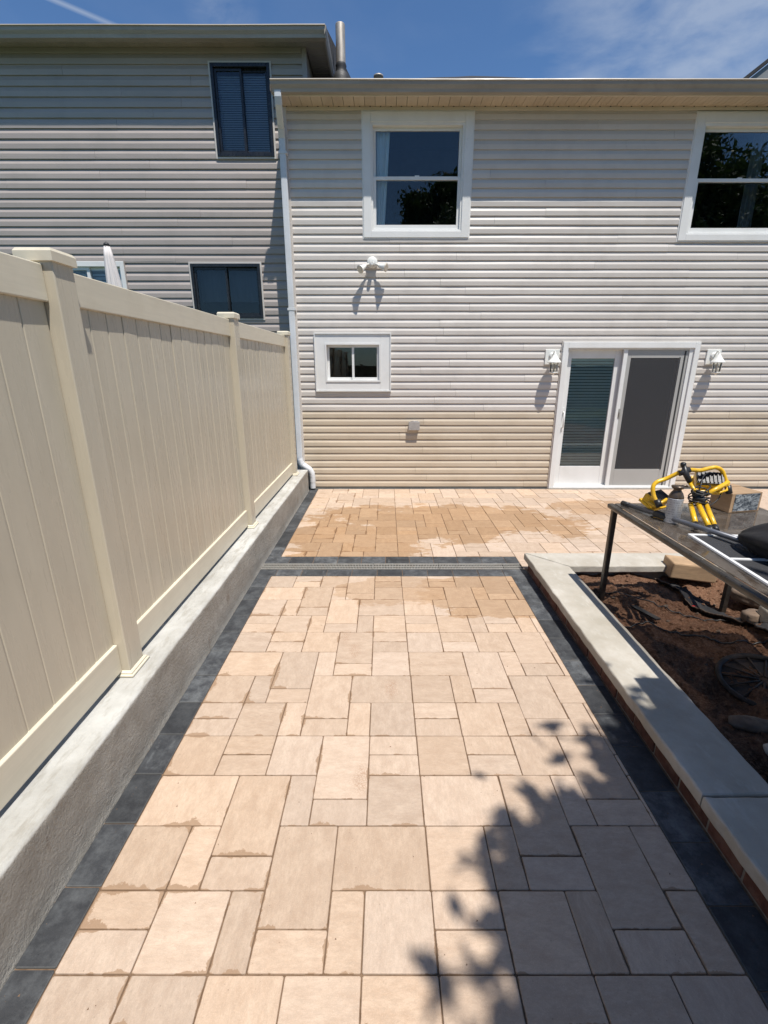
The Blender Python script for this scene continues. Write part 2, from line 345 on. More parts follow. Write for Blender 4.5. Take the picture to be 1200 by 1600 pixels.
# ------------------------------------------------------------------ mesh helpers
class MB:
    def __init__(s): s.v = []; s.f = []; s.smooth = set()
    def box(s, x0, x1, y0, y1, z0, z1):
        i = len(s.v)
        s.v += [(x0,y0,z0),(x1,y0,z0),(x1,y1,z0),(x0,y1,z0),(x0,y0,z1),(x1,y0,z1),(x1,y1,z1),(x0,y1,z1)]
        s.f += [(i,i+3,i+2,i+1),(i+4,i+5,i+6,i+7),(i,i+1,i+5,i+4),(i+1,i+2,i+6,i+5),(i+2,i+3,i+7,i+6),(i+3,i,i+4,i+7)]
        return s
    def cham(s, x0, x1, y0, y1, z0, z1, c=.003):
        """box whose top edges are chamfered"""
        i = len(s.v)
        for (a, z) in ((0, z0), (0, z1 - c), (c, z1)):
            s.v += [(x0+a,y0+a,z),(x1-a,y0+a,z),(x1-a,y1-a,z),(x0+a,y1-a,z)]
        for k in (0, 4):
            for j in range(4):
                s.f.append((i+k+j, i+k+(j+1) % 4, i+k+4+(j+1) % 4, i+k+4+j))
        s.f += [(i+8, i+9, i+10, i+11), (i+3, i+2, i+1, i)]
        return s
    def prism(s, prof, a, b, axis='X', cuts=0, jitter=None):
        """closed profile swept along an axis; prof are (p, q): X: (y, z), Y: (x, z), Z: (x, y)"""
        n = len(prof); i = len(s.v); m = cuts + 2
        for k in range(m):
            t_ = a + (b - a)*k/(m - 1)
            for (p, q) in prof:
                if jitter: p2, q2 = jitter(t_, p, q)
                else: p2, q2 = p, q
                s.v.append({'X': (t_, p2, q2), 'Y': (p2, t_, q2), 'Z': (p2, q2, t_)}[axis])
        for k in range(m - 1):
            for j in range(n):
                j2 = (j + 1) % n
                s.f.append((i+k*n+j, i+k*n+j2, i+(k+1)*n+j2, i+(k+1)*n+j))
        s.f.append(tuple(i + j for j in range(n))[::-1]); s.f.append(tuple(i+(m-1)*n+j for j in range(n)))
        return s
    def tube(s, pts, r, seg=10, cap=True, rr=None):
        pts = [Vector(p) for p in pts]; i = len(s.v); n = len(pts)
        up = Vector((0, 0, 1)); prev = None
        for k, p in enumerate(pts):
            d = (pts[min(k+1, n-1)] - pts[max(k-1, 0)]).normalized()
            if prev is None:
                a = d.cross(up if abs(d.z) < .9 else Vector((1, 0, 0))).normalized()
            else: a = (prev - d*prev.dot(d)).normalized()
            prev = a; b_ = d.cross(a); q = r if rr is None else rr[k]
            for j in range(seg):
                an = 2*math.pi*j/seg
                s.v.append(tuple(p + a*math.cos(an)*q + b_*math.sin(an)*q))
        for k in range(n - 1):
            for j in range(seg):
                j2 = (j+1) % seg; s.smooth.add(len(s.f)); s.f.append((i+k*seg+j, i+k*seg+j2, i+(k+1)*seg+j2, i+(k+1)*seg+j))
        if cap:
            s.f.append(tuple(i+j for j in range(seg))[::-1]); s.f.append(tuple(i+(n-1)*seg+j for j in range(seg)))
        return s
    def lathe(s, prof, c, seg=20, axis='Z', cap=True):
        """prof: (radius, height)"""
        i = len(s.v); n = len(prof)
        for (r, h) in prof:
            for j in range(seg):
                an = 2*math.pi*j/seg; u_, v_ = r*math.cos(an), r*math.sin(an)
                s.v.append({'Z': (c[0]+u_, c[1]+v_, c[2]+h), 'Y': (c[0]+u_, c[1]+h, c[2]+v_), 'X': (c[0]+h, c[1]+u_, c[2]+v_)}[axis])
        for k in range(n-1):
            for j in range(seg):
                j2 = (j+1) % seg; s.smooth.add(len(s.f)); s.f.append((i+k*seg+j, i+k*seg+j2, i+(k+1)*seg+j2, i+(k+1)*seg+j))
        if cap:
            s.f.append(tuple(i+j for j in range(seg))[::-1]); s.f.append(tuple(i+(n-1)*seg+j for j in range(seg)))
        return s
    def quad(s, a, b, c, d):
        i = len(s.v); s.v += [a, b, c, d]; s.f.append((i, i+1, i+2, i+3)); return s
    def xform(s, mat, start=0):
        for k in range(start, len(s.v)): s.v[k] = tuple(mat @ Vector(s.v[k]))
        return s
def wloc(o):
    v = Vector((0, 0, 0))
    while o: v = v + Vector(o.location); o = o.parent
    return v
import bmesh
def build(name, mb, mat, parent=None, bevel=0, smooth=False, origin=None):
    c = Vector((0, 0, 0))
    xs = [v[0] for v in mb.v]; ys = [v[1] for v in mb.v]; zs = [v[2] for v in mb.v]
    c = Vector(((min(xs)+max(xs))/2, (min(ys)+max(ys))/2, min(zs) if parent is None else (min(zs)+max(zs))/2)) if origin is None else Vector(origin)
    me = bpy.data.meshes.new(name)
    me.from_pydata([(v[0]-c.x, v[1]-c.y, v[2]-c.z) for v in mb.v], [], mb.f)
    bm = bmesh.new(); bm.from_mesh(me); bmesh.ops.recalc_face_normals(bm, faces=bm.faces); bm.to_mesh(me); bm.free()
    if smooth: me.polygons.foreach_set('use_smooth', [True]*len(me.polygons))
    elif mb.smooth: me.polygons.foreach_set('use_smooth', [k in mb.smooth for k in range(len(me.polygons))])
    me.materials.append(M[mat]); me.update()
    o = bpy.data.objects.new(name, me); col.objects.link(o)
    if parent: o.parent = parent; o.location = c - wloc(parent)
    else: o.location = c
    if bevel:
        b = o.modifiers.new('bevel', 'BEVEL'); b.width = bevel; b.segments = 2; b.limit_method = 'ANGLE'; b.angle_limit = R(40)
    return o
def root(name, label, cat, loc, group=None):
    o = bpy.data.objects.new(name, None); col.objects.link(o); o.location = loc; o.empty_display_size = .1
    o['label'] = label; o['category'] = cat
    if group: o['group'] = group
    return o
def tag(o, label, cat, group=None):
    o['label'] = label; o['category'] = cat
    if group: o['group'] = group
    return o
def structure(o, label=None, cat=None):
    o['kind'] = 'structure'
    if label: o['label'] = label
    if cat: o['category'] = cat
    return o
def nz(x, y, z=0): return mnoise.noise(Vector((x, y, z)))

# ================================================================== GROUND
U = .2525
mb = MB().quad((-250, -250, -.10), (250, -250, -.10), (250, 250, -.10), (-250, 250, -.10))
structure(build('ground', mb, 'lawn'), 'flat green lawn reaching away beyond the houses and fences', 'ground')

PAT = [(0,0,1,.5),(0,.5,1,.5),(1,0,1,1),(2,0,.5,1),(2.5,0,1,.5),(2.5,.5,1,1.5),(3.5,0,.5,1),(4,0,1,1),
       (0,1,1,1),(1,1,.5,1),(1.5,1,1,.5),(1.5,1.5,1,1.5),(3.5,1,1.5,1),
       (0,2,1.5,1),(2.5,2,.5,1),(3,2,1,.5),(3,2.5,1,1.5),(4,2,1,1),
       (0,3,1,1),(1,3,1,.5),(1,3.5,1,.5),(2,3,1,1),(4,3,1,.5),(4,3.5,1,.5)]
stone_meshes = {}
GAP = .0044
def stone_mesh(wm, hm, mat, name='paving_stone'):
    key = (round(wm, 3), round(hm, 3), mat)
    if key in stone_meshes: return stone_meshes[key]
    a, b = wm/2 - GAP/2, hm/2 - GAP/2
    rng = random.Random(int(wm*1000)*977 + int(hm*1000))
    # outline with slightly rounded, slightly uneven corners, pillowed top edge
    ring = []
    cr = .004
    for (sx, sy) in ((-1,-1),(1,-1),(1,1),(-1,1)):
        p1 = (sx*(a - (cr if sx*sy > 0 else 0)), sy*(b - (0 if sx*sy > 0 else cr)))
        p2 = (sx*(a - (0 if sx*sy > 0 else cr)), sy*(b - (cr if sx*sy > 0 else 0)))
        ring += [p1, p2]
    # order corners counter-clockwise
    ring = []
    for (sx, sy) in ((-1,-1),(1,-1),(1,1),(-1,1)):
        if sx*sy > 0: ring += [(sx*a, sy*(b-cr)), (sx*(a-cr), sy*b)]
        else: ring += [(sx*(a-cr), sy*b), (sx*a, sy*(b-cr))]
    vs, fs = [], []
    for (ins, z) in ((0, -.03), (0, -.0035), (.0012, -.0010), (.0032, 0)):
        for (x, y) in ring: vs.append((x - math.copysign(ins, x), y - math.copysign(ins, y), z))
    for k in range(3):
        for j in range(8): fs.append((k*8+j, k*8+(j+1) % 8, (k+1)*8+(j+1) % 8, (k+1)*8+j))
    fs.append(tuple(range(24, 32)))
    me = bpy.data.meshes.new(name); me.from_pydata(vs, [], fs)
    for nm, sg in (('near', 1), ('far', -1)):
        uv = me.uv_layers.new(name=nm)
        for lp in me.loops:
            v = me.vertices[lp.vertex_index].co
            uv.data[lp.index].uv = (wm/2 + sg*v.x, hm/2 + sg*v.y)
    me.materials.append(M[mat]); me.update()
    stone_meshes[key] = me
    return me
def put_stone(x0, x1, y0, y1, mat, parent, nom=None, name='paving_stone', z=0):
    wq, hq = nom if nom else (x1-x0, y1-y0)
    me = stone_mesh(wq, hq, mat, name)
    o = bpy.data.objects.new(name, me); col.objects.link(o); o.parent = parent
    o.location = Vector(((x0+x1)/2 + random.uniform(-.0006, .0006), (y0+y1)/2 + random.uniform(-.0006, .0006), z + random.uniform(-.0009, .0009))) - wloc(parent)
    o.scale = ((x1-x0)/wq, (y1-y0)/hq, 1)
    o.rotation_euler = (random.gauss(0, .0012), random.gauss(0, .0012), random.gauss(0, .0015))
    return o
YR = [1.004, 1.261, 1.522, 1.783, 2.036, 2.295, 2.547, 2.808, 3.059, 3.304, 3.569, 3.801, 4.032]
def yrow(n):
    if n <= 0: return YR[0] + n*.2565
    if n >= 12: return YR[12]
    i = int(n); return YR[i] + (n - i)*(YR[i+1] - YR[i]) if i < 12 else YR[12]
XL, XR = -1.091, 1.183
def xcol(c, n): return XL + c*U*(1 - .0024*max(0, n))
path = build('path', MB().quad((-1.236, -2.2, -.007), (1.38, -2.2, -.007), (1.38, 4.188, -.007), (-1.236, 4.188, -.007)), 'joint_sand')
structure(path, 'walkway of tan modular pavers edged by charcoal border stones', 'path')
for tr_ in range(-3, 3):
    for tcn in range(0, 2):
        for (c, r, wd, h) in PAT:
            c0, r0 = c + 5*tcn, r + 4*tr_
            if r0 < -8 or r0 >= 12 or c0 >= 9.3: continue
            c1, r1 = c0 + wd, min(12, r0 + h)
            ym = (r0 + r1)/2
            y0, y1 = yrow(r0), yrow(r1)
            x0, x1 = xcol(c0, ym), min(XR, xcol(c1, ym))
            if x1 - x0 < .014: continue
            if x1 - x0 > wd*U*.9: nom = (wd*U, (r1 - r0)*.2565)
            else: nom = (round((x1 - x0)/.02)*.02 + .004, (r1 - r0)*.2565)
            put_stone(x0, x1, y0, y1, 'paver_tan', path, nom)
# the pattern starts one 5 column block again at column 5; slivers come from column 9 to 10 cut at the edge
# charcoal border: left column, right column
LJ = [1.02, 1.274, 1.533, 1.79, 2.048, 2.299, 2.551, 2.821, 3.071, 3.308, 3.568, 3.807, 4.035]
ys = [1.02 - .2555*k for k in range(12, 0, -1)] + LJ
for a, b in zip(ys, ys[1:]):
    put_stone(-1.234, XL - .001, a, b, 'paver_dark', path, (.142, .255), 'border_stone')
RJ = [1.21 - .2475*k for k in range(12, 0, -1)] + [1.21, 1.45, 1.697, 1.968, 2.203, 2.456, 2.71, 2.982, 3.238, 3.495, 3.749, 3.93, 4.035]
for a, b in zip(RJ, RJ[1:]):
    put_stone(XR + .001, 1.362, a, b, 'paver_dark', path, (.178, .25), 'border_stone', z=-.002)
xs = [-1.234 + .1735*0, -1.06] + [-1.06 + .2425*k for k in range(1, 10)] + [1.362]
for a, b in zip(xs, xs[1:]):
    put_stone(a, b, 4.036, 4.186, 'paver_dark', path, (round(b-a, 3), .15), 'border_stone')
# patio beyond the drain
patio = build('patio', MB().quad((-1.236, 4.336, -.007), (7.2, 4.336, -.007), (7.2, 7.36, -.007), (-1.236, 7.36, -.007)).quad((1.36, 4.19, -.007), (7.2, 4.19, -.007), (7.2, 4.336, -.007), (1.36, 4.336, -.007)), 'joint_sand')
structure(patio, 'patio of tan modular pavers with damp patches along the foot of the house', 'patio')
xs = [-1.236 + .245*k for k in range(0, 11)] + [1.345]
for a, b in zip(xs, xs[1:]):
    if b - a > .03: put_stone(a, b, 4.336, 4.508, 'paver_dark', patio, (round(b-a, 3), .172), 'border_stone')
yv = 4.51
while yv < 7.30:
    put_stone(-1.234, -1.103, yv, min(yv+.2555, 7.318), 'paver_dark', patio, (.131, .2555), 'border_stone'); yv += .2555
xv = -1.10
while xv < 6.4:
    put_stone(xv, xv + .25, 7.318, 7.340, 'paver_dark', patio, (.25, .022), 'border_stone', z=.002); xv += .25
UX, UY = .2444, .2664
pieces = []
for tr_ in range(0, 3):
    for tcn in range(0, 7):
        for (c, r, wd, h) in PAT:
            c0, r0 = c + 5*tcn, r + 4*tr_
            x0, x1 = -1.10 + c0*UX, -1.10 + (c0+wd)*UX
            y0, y1 = 4.51 + (r0 - 1.5)*UY, 4.51 + (r0 + h - 1.5)*UY
            ymin = 4.51 if x0 < 1.3 else 4.21
            y0 = max(y0, ymin); y1 = min(y1, 7.316); x1 = min(x1, 6.6)
            if y1 - y0 < .02 or x1 - x0 < .02: continue
            full = abs((y1 - y0) - h*UY) < .002
            pieces.append((x0, x1, y0, y1, (round(x1-x0, 3), round(y1-y0, 3))))
pieces.sort(key=lambda q: q[0] + .35*q[2])
for q in pieces[:300]: put_stone(q[0], q[1], q[2], q[3], 'paver_tan', patio, q[4])
if len(pieces) > 300:
    vs, fs, u1, u2 = [], [], [], []
    for q in pieces[300:]:
        i = len(vs); g = GAP/2
        vs += [(q[0]+g, q[2]+g, 0), (q[1]-g, q[2]+g, 0), (q[1]-g, q[3]-g, 0), (q[0]+g, q[3]-g, 0)]
        vs += [(a_, b_, -.03) for (a_, b_, _) in vs[i:i+4]]
        fs += [(i, i+1, i+2, i+3)] + [(i+4+j, i+4+(j+1) % 4, i+(j+1) % 4, i+j) for j in range(4)]
    me = bpy.data.meshes.new('paving_stones'); me.from_pydata(vs, [], fs)
    for nm in ('near', 'far'):
        uv = me.uv_layers.new(name=nm)
        for lp in me.loops: uv.data[lp.index].uv = (.1, .1)
    me.materials.append(M['paver_tan']); o = bpy.data.objects.new('paving_stones', me); col.objects.link(o); o.parent = patio
    o.location = -wloc(patio); o['kind'] = 'stuff'

# channel drain
dr = root('channel_drain', 'slotted metal channel drain running across between path and patio', 'drain', (0, 4.26, -.02))
build('channel', MB().box(-1.232, 1.34, 4.19, 4.334, -.06, -.05).box(-1.232, 1.34, 4.19, 4.194, -.05, -.006).box(-1.232, 1.34, 4.33, 4.334, -.05, -.006), 'rubber', dr)
gx = [-1.232, -.781, -.133, .521, 1.162, 1.34]
for a, b in zip(gx, gx[1:]):
    g = MB(); a += .002; b -= .002
    g.box(a, b, 4.196, 4.210, -.012, -.001); g.box(a, b, 4.314, 4.328, -.012, -.001); g.box(a, b, 4.255, 4.265, -.012, -.001)
    x = a
    while x < b - .006:
        g.box(x, x + .006, 4.210, 4.255, -.012, -.0015); g.box(x, x + .006, 4.265, 4.314, -.012, -.0015); x += .0155
    build('grate', g, 'galvanised', dr)

# grit swept over the stones
mb = MB(); rg = random.Random(21)
def grit(mb, x, y, s):
    i = len(mb.v)
    for (a, b, c) in ((-1,-.8,0),(1,-.6,0),(.1,1,0),(0,0,1.0)): mb.v.append((x + a*s*rg.uniform(.6,1.2), y + b*s*rg.uniform(.6,1.2), c*s*rg.uniform(.5,.9)))
    mb.f += [(i,i+1,i+3),(i+1,i+2,i+3),(i+2,i,i+3)]
for k in range(900):
    y = rg.uniform(.5, 7.2); x = rg.uniform(-1.22, 1.34)
    if rg.random() < .45: x = rg.choice((-1.225, 1.30)) + rg.gauss(0, .035)
    grit(mb, x, y, .0012 + .0035*rg.random()**3)
o = build('grit', mb, 'joint_sand'); o['kind'] = 'stuff'; o['label'] = 'sand grit and crumbs scattered over the paving stones'
# ================================================================== LEFT CONCRETE WALL
def grid_wall():
    mb = MB(); prof = []
    # cross-section from the foot of the face, over the top, to the back
    sec = [(-1.226, -.05), (-1.232, .0), (-1.234, .008), (-1.237, .02)] + [(-1.238 + .0, .02 + k*.03) for k in range(1, 10)] + [(-1.236, .322), (-1.238, .333), (-1.243, .340), (-1.27, .3425), (-1.30, .343), (-1.34, .343), (-1.38, .343), (-1.42, .342), (-1.5, .34), (-1.64, .34), (-1.64, -.05)]
    n = len(sec); ny = 330; y0, y1 = -2.2, 7.2
    for k in range(ny):
        y = y0 + (y1 - y0)*k/(ny - 1)
        for (x, z) in sec:
            dx = .006*nz(y*1.1, z*3, 1) + .003*nz(y*9, z*11, 4) + .0015*nz(y*31, z*29, 9)
            dz = .004*nz(y*1.3, x*5, 7) + .0018*nz(y*12, x*15, 2)
            if z < .01: dx *= .3
            mb.v.append((x + dx, y, z + (dz if z > .1 else 0)))
    for k in range(ny - 1):
        for j in range(n - 1):
            mb.smooth.add(len(mb.f)); mb.f.append((k*n+j, k*n+j+1, (k+1)*n+j+1, (k+1)*n+j))
    mb.f.append(tuple(range(n))); mb.f.append(tuple((ny-1)*n + j for j in range(n))[::-1])
    return mb
tag(build('concrete_wall', grid_wall(), 'wall_concrete'), 'low rough concrete curb wall with a smoother top carrying the tan fence', 'wall')

# ================================================================== FENCE
fence = root('vinyl_fence', 'tan vinyl privacy fence of upright boards standing on the low concrete wall', 'fence', (-1.41, 3.0, .343))
POSTS = [-2.38, -.14, 2.09, 4.43, 6.78]
for py_ in POSTS:
    x0, x1, y0, y1 = -1.476, -1.346, py_, py_ + .135
    p = build('post', MB().box(x0, x1, y0, y1, .345, 2.31), 'fence', fence, bevel=.005)
    c = MB()
    rings = [(.0, 2.300), (.012, 2.302), (.012, 2.338), (.004, 2.350), (-.062, 2.356)]
    i = 0
    for (o_, z) in rings: c.v += [(x0-o_, y0-o_, z), (x1+o_, y0-o_, z), (x1+o_, y1+o_, z), (x0-o_, y1+o_, z)]
    for k in range(4):
        for j in range(4): c.f.append((k*4+j, k*4+(j+1) % 4, (k+1)*4+(j+1) % 4, (k+1)*4+j))
    c.f.append((16, 17, 18, 19))
    build('post_cap', c, 'fence_rail', p)
    c = MB()
    rings = [(.022, .346), (.022, .354), (.014, .358), (.014, .366), (.006, .372), (.001, .374)]
    for (o_, z) in rings: c.v += [(x0-o_, y0-o_, z), (x1+o_, y0-o_, z), (x1+o_, y1+o_, z), (x0-o_, y1+o_, z)]
    for k in range(5):
        for j in range(4): c.f.append((k*4+j, k*4+(j+1) % 4, (k+1)*4+(j+1) % 4, (k+1)*4+j))
    build('base_trim', c, 'fence_rail', p)
board_meshes = {}
for a, b in zip(POSTS, POSTS[1:]):
    y0, y1 = a + .137, b - .002
    build('top_rail', MB().box(-1.432, -1.386, y0, y1, 2.150, 2.292), 'fence_rail', fence, bevel=.005)
    build('bottom_rail', MB().box(-1.432, -1.386, y0, y1, .372, .530), 'fence_rail', fence, bevel=.005)
    n = round((y1 - y0)/.1515); wd = (y1 - y0)/n
    for k in range(n):
        ya, yb = y0 + k*wd, y0 + (k+1)*wd
        # tongue and groove board: flat face, one rounded lip
        key = round(wd, 4)
        if key not in board_meshes:
            h = wd/2
            prof = [(-.012, -h+.0005), (.0015, -h+.0005), (.004, -h+.0035), (.004, h-.0085), (.0005, h-.0050), (.0005, h-.0005), (-.012, h-.0005)]
            mm = MB().prism(prof, -.81, .81, 'Z')
            ob = build('board', mm, 'fence', fence, origin=(0, 0, 0)); board_meshes[key] = ob.data
        else:
            ob = bpy.data.objects.new('board', board_meshes[key]); col.objects.link(ob); ob.parent = fence
        ob.location = Vector((-1.409 + random.uniform(-.0008, .0008), (ya+yb)/2, 1.340)) - wloc(fence)
        ob.rotation_euler = (0, random.gauss(0, .0008), random.gauss(0, .006))

# ================================================================== HOUSES
YF = 7.348; LAP = .1095
house = root('house', 'pale grey vinyl sided house with white windows and a sliding glass door', 'house', (2.5, YF, 0))
def profile(e, za, zb, scale=1.):
    pts = [(.0005, 0), (.0168, 0), (.0180, .002), (.0190, .505*e), (.0184, .525*e), (.0100, .735*e), (.0088, .755*e), (.0030, .88*e), (.0003, e + .002)]
    def at(z):
        ps = pts[1:]
        for (p0, z0), (p1, z1) in zip(ps, ps[1:]):
            if z0 <= z <= z1: return p0 + (p1 - p0)*(z - z0)/(z1 - z0 + 1e-9)
        return ps[-1][0]
    inner = [(p, z) for (p, z) in pts[1:] if za < z < zb]
    out = [(at(za), za)] + inner + [(at(min(zb, e + .004)), zb)]
    return out
def plank(parent, Y, x0, x1, zc, e, za, zb, mat, name='siding_plank'):
    out = profile(e, za, zb)
    prof = [(Y + .003, za)] + [(Y - p, z) for (p, z) in out] + [(Y + .003, zb)]
    sd_ = random.random()*50
    def jit(t, p, q):
        wob = .0013*nz(t*1.7, zc*5.1, sd_) + .0006*nz(t*6, zc*9, 3)
        dz = .0016*nz(t*.9, zc*3.7, sd_ + 5)
        return (p + (wob if p < Y else 0), zc + q + dz)
    mb = MB().prism(prof, x0, x1, 'X', cuts=max(0, int((x1 - x0)/.22)), jitter=jit)
    return build(name, mb, mat, parent)
def side_wall(parent, Y, X0, X1f, zlist, e, openings, matf, joint=3.6):
    """courses of siding cut round openings (x0, x1, z0, z1)"""
    for ci, zc in enumerate(zlist):
        X1 = X1f(zc)
        cuts_ = [0.0, e + .0035]
        for (a, b, c, d) in openings:
            for zz in (c, d):
                if zc + .004 < zz < zc + e - .004: cuts_.append(zz - zc)
        cuts_ = sorted(set(cuts_))
        jx = []
        x = X0 + random.uniform(.8, joint)
        while x < X1 - .4: jx.append(x); x += joint + random.uniform(-.5, .5)
        for za, zb in zip(cuts_, cuts_[1:]):
            mid = zc + (za + zb)/2
            spans = [(X0, X1)]
            for (a, b, c, d) in openings:
                if c < mid < d:
                    ns = []
                    for (p, q) in spans:
                        if b <= p or a >= q: ns.append((p, q)); continue
                        if a > p: ns.append((p, a))
                        if b < q: ns.append((b, q))
                    spans = ns
            for (p, q) in spans:
                xsx = [p] + [j for j in jx if p + .15 < j < q - .15] + [q]
                for s0, s1 in zip(xsx, xsx[1:]):
                    if s1 - s0 < .01: continue
                    plank(parent, Y - (.0012 if xsx.index(s0) % 2 else 0), s0 + (.0022 if s0 != p else 0), s1, zc, e, za, zb, matf(zc))
def backing(parent, Y, X0, X1, Z0, Z1, openings):
    xs = sorted({X0, X1} | {v for o in openings for v in o[:2] if X0 < v < X1}); zs = sorted({Z0, Z1} | {v for o in openings for v in o[2:] if Z0 < v < Z1})
    mb = MB()
    for a, b in zip(xs, xs[1:]):
        for c, d in zip(zs, zs[1:]):
            mx, mz = (a+b)/2, (c+d)/2
            if any(o[0] < mx < o[1] and o[2] < mz < o[3] for o in openings): continue
            mb.box(a, b, Y + .004, Y + .12, c, d)
    return build('wall', mb, 'sheathing', parent)
OW = [(-.315, 1.137, 3.598, 5.045), (4.045, 5.50, 3.560, 5.035), (-1.055, .053, 1.541, 2.346), (2.613, 4.635, 0.0, 2.235)]
ZB = .145 - LAP   # lowest butt
ZS = [ZB + LAP*k for k in range(0, 46) if ZB + LAP*k < 5.09]
side_wall(house, YF, -1.30, lambda z: 6.6, ZS, LAP, OW, lambda z: 'siding_tan' if z < 1.19 else 'siding')
backing(house, YF, -1.36, 6.6, -.05, 5.25, OW)
build('starter_strip', MB().box(-1.36, 2.612, YF - .010, YF + .02, -.02, ZB + .004), 'caulk', house)
build('starter_strip', MB().box(4.636, 6.6, YF - .010, YF + .02, -.02, ZB + .004), 'caulk', house)
build('corner_post', MB().prism([(-1.368, YF + .5), (-1.368, YF - .022), (-1.300, YF - .022), (-1.300, YF - .001), (-1.34, YF - .001), (-1.34, YF + .5)], -.02, 5.098, 'Z'), 'siding', house, bevel=.002)
build('side_wall', MB().box(-1.36, -1.30, YF + .12, YF + 5, -.05, 5.3), 'siding', house)
build('frieze_board', MB().box(-1.30, 6.6, YF - .024, YF - .003, 5.062, 5.099), 'trim_cream', house, bevel=.003)

def jchannel(parent, Y, o, mat, out=.022, wd=.014, bottom=True):
    """thin raised rim where the siding meets a window casing; one part"""
    x0, x1, z0, z1 = o
    mb = MB().box(x0 - wd, x0, Y - out, Y, z0 - wd, z1 + wd).box(x1, x1 + wd, Y - out, Y, z0 - wd, z1 + wd).box(x0, x1, Y - out, Y, z1, z1 + wd)
    if bottom: mb.box(x0, x1, Y - out, Y, z0 - wd, z0)
    return build('rim', mb, mat, parent)
def frame_mb(x0, x1, z0, z1, wl, wt, wb, ya, yb, wr=None):
    wr = wl if wr is None else wr
    return MB().box(x0, x0 + wl, ya, yb, z0, z1).box(x1 - wr, x1, ya, yb, z0, z1).box(x0 + wl, x1 - wr, ya, yb, z1 - wt, z1).box(x0 + wl, x1 - wr, ya, yb, z0, z0 + wb)
def room(parent, Y, o, depth=1.6, m_=.25):
    x0, x1, z0, z1 = o
    a, b, c, d = x0 - m_, x1 + m_, z0 - m_, z1 + m_
    mb = MB(); y0, y1 = Y + .122, Y + depth
    mb.quad((a, y1, c), (b, y1, c), (b, y1, d), (a, y1, d)); mb.quad((a, y0, c), (a, y1, c), (a, y1, d), (a, y0, d)); mb.quad((b, y0, c), (b, y1, c), (b, y1, d), (b, y0, d))
    mb.quad((a, y0, c), (b, y0, c), (b, y1, c), (a, y1, c)); mb.quad((a, y0, d), (b, y0, d), (b, y1, d), (a, y1, d))
    mb.quad((a, y0, c), (x0, y0, c), (x0, y0, d), (a, y0, d)); mb.quad((x1, y0, c), (b, y0, c), (b, y0, d), (x1, y0, d))
    mb.quad((x0, y0, c), (x1, y0, c), (x1, y0, z0), (x0, y0, z0)); mb.quad((x0, y0, z1), (x1, y0, z1), (x1, y0, d), (x0, y0, d))
    return build('room', mb, 'dark_room', parent)
def blinds(parent, x0, x1, z0, z1, Y, pitch, mat, tilt=.35):
    mb = MB(); z = z0
    while z < z1:
        h = pitch*.40; dy = pitch*.10
        mb.quad((x0, Y - dy, z - h), (x1, Y - dy, z - h), (x1, Y + dy, z + h), (x0, Y + dy, z + h)); z += pitch
    return build('blind', mb, mat, parent)
def curtain(parent, x0, x1, z0, z1, Y, taper=0., mat='curtain'):
    mb = MB(); n = 14
    for k in range(n + 1):
        t = k/n
        for (z, q) in ((z0, 1 - taper), (z1, 1)):
            mb.v.append((x0 + (x1 - x0)*t*q, Y + .02*math.sin(t*17), z))
    for k in range(n): mb.f.append((2*k, 2*k+2, 2*k+3, 2*k+1))
    return build('curtain', mb, mat, parent, smooth=True)
def double_hung(parent, Y, o, curtains):
    x0, x1, z0, z1 = o; cw = .108
    f = build('window', frame_mb(x0, x1, z0, z1, cw, .112, .082, Y - .032, Y + .02), 'trim_white', parent, bevel=.004)
    jchannel(f, Y, o, 'trim_white')
    a, b, c, d = x0 + cw, x1 - cw, z0 + .082, z1 - .112
    build('frame', frame_mb(a, b, c, d, .026, .030, .022, Y - .018, Y + .10), 'trim_white', f, bevel=.002)
    a += .026; b -= .026; c += .022; d -= .030
    zm = (c + d)/2 + .012
    build('sash', frame_mb(a, b, zm - .020, d, .036, .040, .045, Y + .045, Y + .075), 'trim_white', f, bevel=.002)
    build('pane', MB().box(a + .036, b - .036, Y + .058, Y + .062, zm + .025, d - .040), 'window_glass', f)
    build('sash', frame_mb(a, b, c, zm + .022, .040, .042, .060, Y + .010, Y + .042), 'trim_white', f, bevel=.002)
    build('pane', MB().box(a + .040, b - .040, Y + .024, Y + .028, c + .060, zm - .020), 'window_glass', f)
    build('lock', MB().box((a+b)/2 - .03, (a+b)/2 + .03, Y + .012, Y + .04, zm + .0225, zm + .034), 'trim_white', f)
    if curtains == 'L': curtain(f, a + .0, a + .23, c - .02, d + .02, Y + .115, .35)
    else:
        curtain(f, b - .36, b - .20, c - .02, d + .02, Y + .24, -.2, 'grey_curtain')
    room(f, Y, (x0 + .06, x1 - .06, z0 + .05, z1 - .05))
    return f
double_hung(house, YF, OW[0], 'L')
double_hung(house, YF, OW[1], 'R')
# small sliding window
o = OW[2]; f = build('window', frame_mb(o[0], o[1], o[2], o[3], .142, .128, .125, YF - .030, YF + .02), 'trim_white', house, bevel=.004)
jchannel(f, YF, o, 'trim_white', out=.045)
a, b, c, d = o[0] + .142, o[1] - .142, o[2] + .125, o[3] - .128
build('frame', frame_mb(a, b, c, d, .022, .024, .026, YF - .040, YF + .09), 'trim_white', f, bevel=.002)
a += .022; b -= .022; c += .026; d -= .024; xm = (a + b)/2
for (p, q, yy) in ((a, xm + .018, YF + .035), (xm - .018, b, YF + .004)):
    build('sash', frame_mb(p, q, c, d, .034, .034, .040, yy, yy + .026), 'trim_white', f, bevel=.002)
    build('pane', MB().box(p + .034, q - .034, yy + .011, yy + .015, c + .040, d - .034), 'window_glass', f)
room(f, YF, (o[0] + .1, o[1] - .1, o[2] + .1, o[3] - .1), .9)

